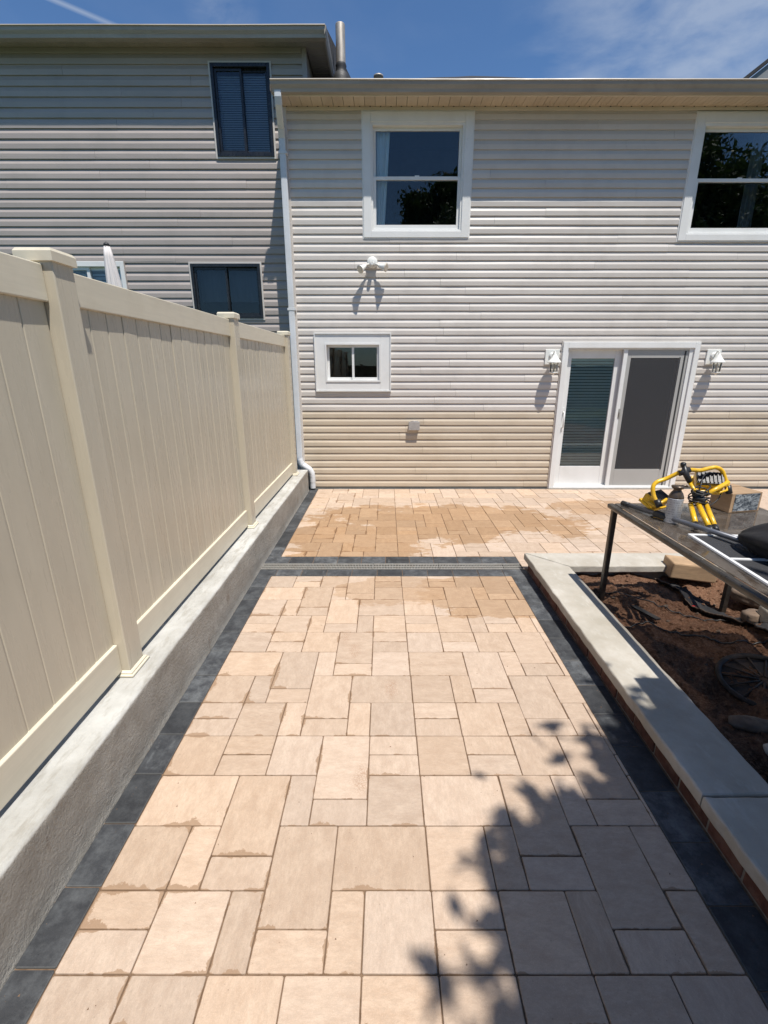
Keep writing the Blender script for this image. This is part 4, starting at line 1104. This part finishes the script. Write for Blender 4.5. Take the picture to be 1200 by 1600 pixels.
# dark drip hose winding over the soil
hs = []
for k in range(70):
    t = k/69; x = 1.78 + 1.0*t; y = 3.62 - .42*t - .16*math.sin(t*3.0) + .02*nz(t*8, 0, 0)
    hs.append((x, y, soil_h(x, y) + .016))
tag(build('drip_hose', MB().tube(hs, .0055, 8), 'black_plastic'), 'thin black drip hose winding over the soil from the table leg', 'hose')
hs = []
for k in range(60):
    t = k/59; x = 1.74 + .95*t; y = 3.02 - .20*t + .04*math.sin(t*7); hs.append((x, y, soil_h(x, y) + .012))
tag(build('drip_hose', MB().tube(hs, .0055, 8), 'black_plastic'), 'thin black drip hose half buried across the middle of the soil bed', 'hose')
st = MB().box(-.14, .14, -.022, .022, -.006, .006).xform(Matrix.Translation((1.98, 3.20, soil_h(1.98, 3.2) + .02)) @ Matrix.Rotation(R(105), 4, 'Z') @ Matrix.Rotation(R(4), 4, 'Y'))
tag(build('garden_stake', st, 'black_plastic'), 'flat black garden stake lying on the soil beside the back table leg', 'stake')
# round plastic lid with ribs
ld = root('round_lid', 'round black plastic ribbed lid tilted on the soil at the right edge', 'lid', (2.22, 2.40, .06))
LM = Matrix.Translation((2.30, 2.40, .062)) @ Matrix.Rotation(R(-7), 4, 'Y') @ Matrix.Rotation(R(6), 4, 'X')
build('rim', MB().lathe([(.225, -.015), (.245, -.010), (.250, .006), (.240, .018), (.222, .014), (.215, .0)], (0, 0, 0), 40, cap=False).xform(LM), 'dusty_plastic', ld)
build('disc', MB().lathe([(.004, .010), (.08, .004), (.216, -.006)], (0, 0, 0), 36, cap=False).xform(LM), 'dusty_plastic', ld)
for k in range(14):
    an = 2*math.pi*k/14
    build('rib', MB().tube([(.03*math.cos(an), .03*math.sin(an), .016), (.12*math.cos(an), .12*math.sin(an), .012), (.215*math.cos(an), .215*math.sin(an), .004)], .006, 6).xform(LM), 'dusty_plastic', ld)

# ================================================================== TABLE AND THE THINGS ON IT
TX0, TX1, TY0, TY1, TZ = 1.722, 2.835, 1.62, 3.500, .880
tb = root('patio_table', 'dusty glass topped patio table with a dark bronze metal frame', 'table', (2.28, 2.6, .05))
build('frame', MB().box(TX0, TX0 + .052, TY0, TY1, TZ - .040, TZ - .002).box(TX1 - .052, TX1, TY0, TY1, TZ - .040, TZ - .002).box(TX0 + .052, TX1 - .052, TY1 - .052, TY1, TZ - .040, TZ - .002).box(TX0 + .052, TX1 - .052, TY0, TY0 + .052, TZ - .040, TZ - .002), 'table_frame', tb, bevel=.014)
build('glass_top', MB().box(TX0 + .045, TX1 - .045, TY0 + .045, TY1 - .045, TZ - .0015, TZ + .0035), 'table_glass', tb)
for (a, b) in ((TX0 + .045, TY1 - .045), (TX1 - .045, TY1 - .045), (TX0 + .045, TY0 + .045), (TX1 - .045, TY0 + .045)):
    zb_ = soil_h(a, b) - .02
    mb = MB().box(-.020, .020, -.020, .020, 0, TZ - .041 - zb_).xform(Matrix.Translation((a, b, zb_)))
    lg = build('leg', mb, 'table_frame', tb, bevel=.006)
TS = TZ + .0035
# work light on a folded stand
wl = root('work_light', 'yellow twin work light on a folded tripod lying on the table', 'work light', (2.15, 3.1, TS))
def yt(name, pts, r, mat='yellow_paint', parent=wl, seg=12, rr=None): return build(name, MB().tube(pts, r, seg, rr=rr), mat, parent)
def smooth_pts(pts, n=6):
    out = []; P_ = [Vector(p) for p in pts]
    for i in range(len(P_) - 1):
        p0 = P_[max(0, i-1)]; p1 = P_[i]; p2 = P_[i+1]; p3 = P_[min(len(P_)-1, i+2)]
        for k in range(n):
            t = k/n; out.append(.5*((2*p1) + (-p0 + p2)*t + (2*p0 - 5*p1 + 4*p2 - p3)*t*t + (-p0 + 3*p1 - 3*p2 + p3)*t*t*t))
    out.append(P_[-1]); return out
bar_l = smooth_pts([(2.040, 3.16, 1.205), (2.015, 3.18, 1.180), (1.965, 3.20, 1.142), (1.905, 3.20, 1.118), (1.878, 3.19, 1.085), (1.880, 3.17, 1.03), (1.895, 3.14, .985)])
b_ = yt('crossbar', bar_l, .0145)
bar_r = smooth_pts([(2.07, 3.16, 1.214), (2.12, 3.17, 1.212), (2.185, 3.19, 1.204), (2.25, 3.20, 1.216), (2.30, 3.20, 1.222), (2.345, 3.20, 1.200), (2.370, 3.19, 1.15), (2.392, 3.17, 1.085)])
yt('crossbar', bar_r, .0145)
build('clamp', MB().tube([(2.022, 3.16, 1.188), (2.092, 3.16, 1.216)], .020, 12).tube([(2.05, 3.165, 1.245), (2.062, 3.15, 1.19), (2.085, 3.12, 1.135)], .018, 12, rr=[.014, .020, .017]).lathe([(.012, 0), (.018, .01), (.018, .028), (.010, .034)], (2.046, 3.168, 1.232), 10), 'black_plastic', wl)
yt('mast', [(2.083, 3.12, 1.135), (2.125, 3.06, 1.04)], .012)
# foam or tape ends
yt('bar_grip', [(1.893, 3.145, 1.005), (1.908, 3.12, .958)], .021, 'black_plastic'); yt('bar_grip', [(2.388, 3.172, 1.10), (2.402, 3.16, 1.045)], .021, 'black_plastic')
# tripod legs, folded, feet towards the viewer
hub = Vector((2.13, 3.07, 1.045))
feet = [Vector((2.062, 2.80, TS + .020)), Vector((2.105, 2.815, TS + .020)), Vector((2.015, 2.87, TS + .020))]
tops = [hub + Vector((-.015, -.02, -.03)), hub + Vector((.040, -.02, -.035)), hub + Vector((-.045, .0, -.05))]
for a, b in zip(tops, feet):
    lg = yt('leg', [a, b], .0165); d = (b - a).normalized()
    yt('foot', [b - d*.03, b + d*.018], .0185, 'black_plastic', lg)
    a2 = a + Vector((.008, .012, -.020)); b2 = b + Vector((.014, .015, 0)) - d*.03
    yt('brace', [a2, b2], .006, 'galvanised', lg)
build('hub', MB().tube([hub + Vector((-.012, .03, .035)), hub + Vector((.0, 0, 0)), hub + Vector((.006, -.03, -.05))], .034, 14, rr=[.022, .036, .030]), 'black_plastic', wl)
rg = random.Random(3); cb = MB()
for k in range(11):
    pts = []; c = hub + Vector((rg.uniform(-.015, .02), rg.uniform(-.02, .01), -.045 + .010*k)); rr_ = .045 + rg.uniform(-.008, .012); tx, ty = rg.uniform(-.5, .5), rg.uniform(-.4, .4)
    for j in range(25):
        an = 2*math.pi*j/24; pts.append(c + Vector((rr_*math.cos(an), rr_*.8*math.sin(an), rr_*(tx*math.cos(an) + ty*math.sin(an)))))
    cb.tube(pts, .0045, 6, cap=False)
build('coiled_cable', cb, 'cable_black', wl)
yt('cable', smooth_pts([(2.13, 3.08, 1.08), (2.15, 3.10, 1.13), (2.19, 3.15, 1.17), (2.26, 3.20, 1.185), (2.34, 3.22, 1.16), (2.37, 3.20, 1.10), (2.34, 3.16, 1.02), (2.26, 3.12, .975), (2.20, 3.10, .985)]), .0045, 'cable_black', seg=8)
def lamp_head(c, rz, rx, s=1.):
    mt = Matrix.Translation(c) @ Matrix.Rotation(rz, 4, 'Z') @ Matrix.Rotation(rx, 4, 'X') @ Matrix.Scale(s, 4)
    h = build('lamp_head', MB().prism([(-.045, -.055), (.020, -.062), (.030, -.045), (.030, .045), (.020, .062), (-.045, .055)], -.085, .085, 'X').xform(mt), 'yellow_paint', wl, bevel=.005)
    fr = frame_mb(-.093, .093, -.070, .070, .016, .016, .016, -.062, -.040).xform(mt); build('guard_frame', fr, 'yellow_paint', h, bevel=.003)
    g = MB()
    for k in range(6): x_ = -.065 + k*.026; g.tube([(x_, -.066, -.062), (x_, -.072, 0), (x_, -.066, .062)], .0025, 6)
    build('wire_guard', g.xform(mt), 'galvanised', h)
    build('lens', MB().box(-.074, .074, -.052, -.047, -.052, .052).xform(mt), 'window_glass', h)
    fn = MB().box(-.082, .082, .031, .040, -.050, .050)
    for k in range(7): x_ = -.072 + k*.024; fn.box(x_, x_ + .006, .0405, .050, -.045, .045)
    build('cooling_fins', fn.xform(mt), 'black_plastic', h)
    br = MB().tube([(-.105, -.01, 0), (-.105, .0, -.07), (-.06, .0, -.095), (.06, .0, -.095), (.105, .0, -.07), (.105, -.01, 0)], .008, 8).xform(mt)
    build('bracket', br, 'yellow_paint', h)
    return h
lamp_head(Vector((2.285, 3.225, 1.12)), R(160), R(50))
lamp_head(Vector((1.945, 3.24, .985)), R(-150), R(62), .9)
yt('strut', [(2.19, 3.09, 1.055), (2.37, 3.15, 1.13)], .015); yt('strut', [(1.905, 3.16, .955), (1.985, 3.18, 1.0)], .010)
sc_ = root('spray_can', 'grey labelled spray can with dark brown shoulder on the table by the pole', 'can', (1.945, 3.02, TS))
build('body', MB().lathe([(.044, 0), (.047, .004), (.047, .165), (.047, .170)], (1.945, 3.02, TS), 28), 'can_label', sc_)
build('shoulder', MB().lathe([(.047, .1705), (.046, .180), (.036, .205), (.024, .222), (.024, .232), (.034, .236), (.040, .246), (.040, .252), (.012, .256)], (1.945, 3.02, TS), 28), 'can_brown', sc_)
build('nozzle', MB().tube([(1.945, 3.02, TS + .250), (1.985, 3.01, TS + .256), (2.0, 3.005, TS + .252)], .007, 8), 'can_brown', sc_)
bx = root('cardboard_box', 'open brown cardboard box with a dark printed side behind the work light', 'box', (2.56, 3.30, TS))
BM = Matrix.Translation((2.585, 3.33, TS)) @ Matrix.Rotation(R(12), 4, 'Z') @ Matrix.Diagonal((.80, .9, .95, 1))
build('carton', MB().box(-.165, .165, -.095, .095, .001, .150).xform(BM), 'cardboard', bx, bevel=.003)
build('printed_panel', MB().box(-.130, .140, -.0985, -.0955, .010, .142).xform(BM), 'box_print', bx)
build('flap', MB().box(-.165, .165, .095, .180, .149, .153).xform(BM @ Matrix.Rotation(R(0), 4, 'X')), 'cardboard', bx)
ws = root('window_screen', 'white framed insect screen lying flat on the glass under the black umbrella', 'screen', (2.25, 2.2, TS))
SM = Matrix.Translation((2.27, 2.16, TS + .001)) @ Matrix.Rotation(R(-4), 4, 'Z')
for (a, b, c, d) in ((-.42, .42, .545, .565), (-.42, .42, .16, .18), (-.42, .42, -.42, -.40), (-.42, -.40, -.40, .545), (.40, .42, -.40, .545)):
    if c == .16: a, b = -.3995, .3995
    build('frame_bar', MB().box(a, b, c, d, 0, .012).xform(SM), 'white_alu', ws, bevel=.002)
build('screen_mesh', MB().box(-.40, .40, -.40, .545, .004, .005).xform(SM), 'insect_screen', ws)
um = root('folded_umbrella', 'closed black patio umbrella with a grey pole lying along the table', 'umbrella', (2.0, 2.8, TS))
pa = Vector((1.800, 3.400, TS + .020)); pb = Vector((2.115, 2.42, TS + .045)); d = (pb - pa)
build('pole', MB().tube([pa, pb], .0165, 14), 'pole_grey', um)
build('pole_tip', MB().tube([pa - d*.012, pa + d*.05], .019, 12), 'black_plastic', um)
build('collar', MB().tube([pa + d*.27, pa + d*.285, pa + d*.40, pa + d*.415], .024, 14, rr=[.018, .024, .024, .018]), 'black_plastic', um)
build('crank_rod', MB().tube([pa + d*.66 + Vector((.0, -.02, -.005)), pb + Vector((.03, -.05, -.02))], .007, 8), 'black_plastic', um)
mb = MB(); seg, nr = 28, 22; dirn = Vector((.42, -.90, 0)).normalized(); sidev = Vector((dirn.y, -dirn.x, 0)); c0 = pa.lerp(pb, .86)
for k in range(nr):
    t = k/(nr - 1); rad = .030 + .085*min(1, t*5)**.7 + .02*math.sin(t*4); c = c0 + dirn*(t*1.0) + Vector((0, 0, .030 + .035*min(1, t*5)))
    for j in range(seg):
        an = 2*math.pi*j/seg; q = rad*(1 + .16*math.sin(an*5 + t*5) + .12*nz(an*2, t*6, 1))
        z_ = c.z + math.sin(an)*q*.85
        mb.v.append(tuple(c + sidev*math.cos(an)*q*1.15 + Vector((0, 0, max(TS + .004, z_) - c.z))))
for k in range(nr - 1):
    for j in range(seg): mb.f.append((k*seg+j, k*seg+(j+1) % seg, (k+1)*seg+(j+1) % seg, (k+1)*seg+j))
mb.f.append(tuple(range(seg))); mb.f.append(tuple((nr-1)*seg + j for j in range(seg))[::-1])
build('canopy', mb, 'black_fabric', um, smooth=True)

# closed pale parasol in the neighbour's yard
ps = root('closed_parasol', 'closed pale striped parasol standing behind the fence before the white window', 'parasol', (-3.33, 6.45, -.1))
build('pole', MB().tube([(-3.30, 6.45, -.1), (-3.44, 6.45, 3.34)], .02, 10), 'pole_grey', ps)
mb = MB(); seg, nr = 40, 16
for k in range(nr):
    t = k/(nr-1); z_ = 3.30 - 1.75*t; cxp = -3.44 + (3.34 - z_)*.0407; rad = .03 + .125*t**.75
    for j in range(seg):
        an = 2*math.pi*j/seg; q = rad*(1 + .22*math.cos(an*10 + 1.0) + .1*nz(an, t*3, 2))
        mb.v.append((cxp + q*math.cos(an), 6.45 + q*math.sin(an), z_))
for k in range(nr - 1):
    for j in range(seg): mb.f.append((k*seg+j, k*seg+(j+1) % seg, (k+1)*seg+(j+1) % seg, (k+1)*seg+j))
mb.f.append(tuple(range(seg)))
build('canopy', mb, 'parasol_white', ps, smooth=True)
build('finial', MB().lathe([(.012, 0), (.035, .01), (.032, .03), (.008, .05)], (-3.44, 6.45, 3.30), 12), 'rubber', ps)
build('base', MB().lathe([(.25, 0), (.24, .06), (.05, .10)], (-3.30, 6.45, -.1), 20), 'rubber', ps)

# ================================================================== BEHIND THE CAMERA (casts the shade, shows in the panes)
import numpy as np
def tree(name, label, base, trunk_h, crowns, nleaf, seed, leaf=.085):
    r = root(name, label, 'tree', base); rs = np.random.RandomState(seed); rg = random.Random(seed)
    c0 = Vector(crowns[0][:3])
    B = Vector(base)
    tk = MB().tube(smooth_pts([B + Vector((0, 0, -.2)), B + Vector((.05, .04, trunk_h*.5)), B.lerp(Vector((c0.x, c0.y, 0)), .5) + Vector((0, 0, trunk_h)), Vector((c0.x, c0.y, c0.z))], 4), .2, 12, rr=[.24 - .17*k/12 for k in range(13)])
    build('trunk', tk, 'bark', r)
    fork = B.lerp(Vector((c0.x, c0.y, 0)), .45) + Vector((0, 0, trunk_h*.95))
    lm = MB()
    for (cx, cy, cz, rx, rz, wgt) in crowns:
        e = Vector((cx, cy, cz)); mid = fork.lerp(e, .5) + Vector((rg.uniform(-.2, .2), rg.uniform(-.2, .2), .25))
        lm.tube(smooth_pts([fork, mid, e], 4), .06, 8, rr=[.09 - .06*k/8 for k in range(9)])
        for q in range(5):
            d = Vector((rg.uniform(-1, 1), rg.uniform(-1, 1), rg.uniform(-.3, 1))).normalized(); lm.tube([mid.lerp(e, .6), e + d*rx*.75], .02, 6, rr=[.03, .008])
    build('limbs', lm, 'bark', r)
    P = []
    tot = sum(c[5] for c in crowns)
    for (cx, cy, cz, rx, rz, wgt) in crowns:
        n = int(nleaf*wgt/tot)
        ncl = max(24, n//45)
        v = rs.normal(size=(ncl, 3)); v /= np.linalg.norm(v, axis=1)[:, None]
        rad = rs.uniform(.1, .97, (ncl, 1))**.5
        cen = v*rad*np.array([rx, rx, rz]) + np.array([cx, cy, cz])
        k = rs.randint(0, ncl, n)
        P.append(cen[k] + rs.normal(size=(n, 3))*rs.choice([.15, .22, .30], (n, 1), p=[.4, .45, .15])*np.array([1, 1, .75])*(rx/1.6)**.5)
    P = np.concatenate(P); n = len(P)
    a = rs.normal(size=(n, 3)); a /= np.linalg.norm(a, axis=1)[:, None]
    b = rs.normal(size=(n, 3)); b -= (b*a).sum(1)[:, None]*a; b /= np.linalg.norm(b, axis=1)[:, None]
    s = (leaf*rs.uniform(.6, 1.3, n))[:, None]
    V = np.stack([P - a*s, P - b*s*.45, P + a*s, P + b*s*.45], 1).reshape(-1, 3) - np.array(base)
    me = bpy.data.meshes.new('crown'); me.vertices.add(4*n); me.vertices.foreach_set('co', V.ravel())
    me.loops.add(4*n); me.loops.foreach_set('vertex_index', np.arange(4*n)); me.polygons.add(n)
    me.polygons.foreach_set('loop_start', np.arange(n)*4); me.polygons.foreach_set('loop_total', np.full(n, 4)); me.update(calc_edges=True)
    me.materials.append(M['leaf']); o = bpy.data.objects.new('crown', me); col.objects.link(o); o.parent = r
    return r
tree('shade_tree', 'broad leafy tree beside the photographer shading the near right of the path', (4.2, -2.6, -.1), 3.2,
     [(2.66, -.20, 5.4, .48, .42, 1.4), (2.2, -.75, 5.3, .6, .5, 1.4), (2.89, -1.69, 5.7, 1.05, 0.9, 4), (3.29, -0.79, 5.6, 1.0, 0.8, 3.4), (2.44, -0.56, 5.45, 0.5, 0.45, 1.1), (1.94, -0.66, 5.4, 0.42, 0.4, 0.8), (1.66, -1.24, 5.3, 0.36, 0.36, 0.6), (1.76, -1.89, 5.5, 0.55, 0.5, 1.0), (4.44, -1.64, 6.1, 1.3, 1.1, 3.5), (2.74, -3.04, 6.0, 1.2, 1.0, 2.5), (4.34, -3.34, 6.4, 1.5, 1.2, 3)], 78000, 4)
tree('back_tree', 'tall dense tree standing behind the photographer near the rear fence', (3.6, -6.3, -.1), 2.6,
     [(2.6, -6.0, 6.35, 1.7, 1.7, 4), (1.3, -5.9, 5.95, 1.0, 1.1, 2), (1.5, -6.2, 7.65, 0.9, 0.8, 1.4), (4.0, -6.1, 6.95, 1.7, 1.8, 3), (2.7, -6.1, 8.15, 1.0, 0.8, 1.4), (2.4, -5.8, 4.55, 1.6, 1.0, 2)], 30000, 14, leaf=.11)
tree('far_tree', 'tall dense tree standing at the far right of the yard behind the camera', (11.0, -4.5, -.1), 2.6,
     [(10.6, -4.2, 6.4, 2.6, 2.6, 4), (8.8, -3.6, 6.0, 1.6, 1.8, 2), (12.5, -4.5, 6.8, 2.2, 2.2, 3), (9.8, -4.6, 8.6, 1.8, 1.5, 2)], 26000, 9, leaf=.12)
# cabinet and board, both unseen, added to cast straight edged shade on the coping
cb_ = root('shade_blocker', 'added unseen grey shade cabinet standing in the planter beside the camera', 'blocker', (2.7, .85, .0))
build('body', MB().box(1.98, 3.2, .40, 1.375, .02, 1.80), 'grey_paint', cb_, bevel=.01)
build('blocker_panel', MB().box(1.962, 1.979, .43, .88, .10, 1.74), 'grey_paint', cb_, bevel=.004)
build('blocker_panel', MB().box(1.962, 1.979, .89, 1.345, .10, 1.74), 'grey_paint', cb_, bevel=.004)
build('top_board', MB().box(1.93, 3.25, .36, 1.40, 1.801, 1.84), 'grey_paint', cb_, bevel=.006)
tag(build('shade_board', MB().box(1.775, 1.935, .2, 1.745, 1.842, 1.862), 'wood', bevel=.003), 'unseen timber board added to cast shade, lying on the grey cabinet', 'board')
rf = root('rear_fence', 'brown timber board fence closing the yard behind the camera', 'fence', (2, -7.5, -.1))
for k in range(9):
    x = -6 + k*2.4; build('post', MB().box(x, x + .13, -7.56, -7.43, -.1, 1.95), 'wood', rf)
build('top_rail', MB().box(-6, 13.3, -7.52, -7.475, 1.75, 1.9), 'wood', rf); build('bottom_rail', MB().box(-6, 13.3, -7.52, -7.475, 0, .15), 'wood', rf)
for k in range(128):
    x = -6 + k*.15; ob = build('board', MB().box(x + .002, x + .148, -7.505, -7.49, .15, 1.75), 'wood', rf) if k == 0 else None
    if k == 0: bmesh_ = ob.data; z0_ = ob.location.copy()
    else:
        ob = bpy.data.objects.new('board', bmesh_); col.objects.link(ob); ob.parent = rf; ob.location = z0_ + Vector((k*.15, 0, 0))
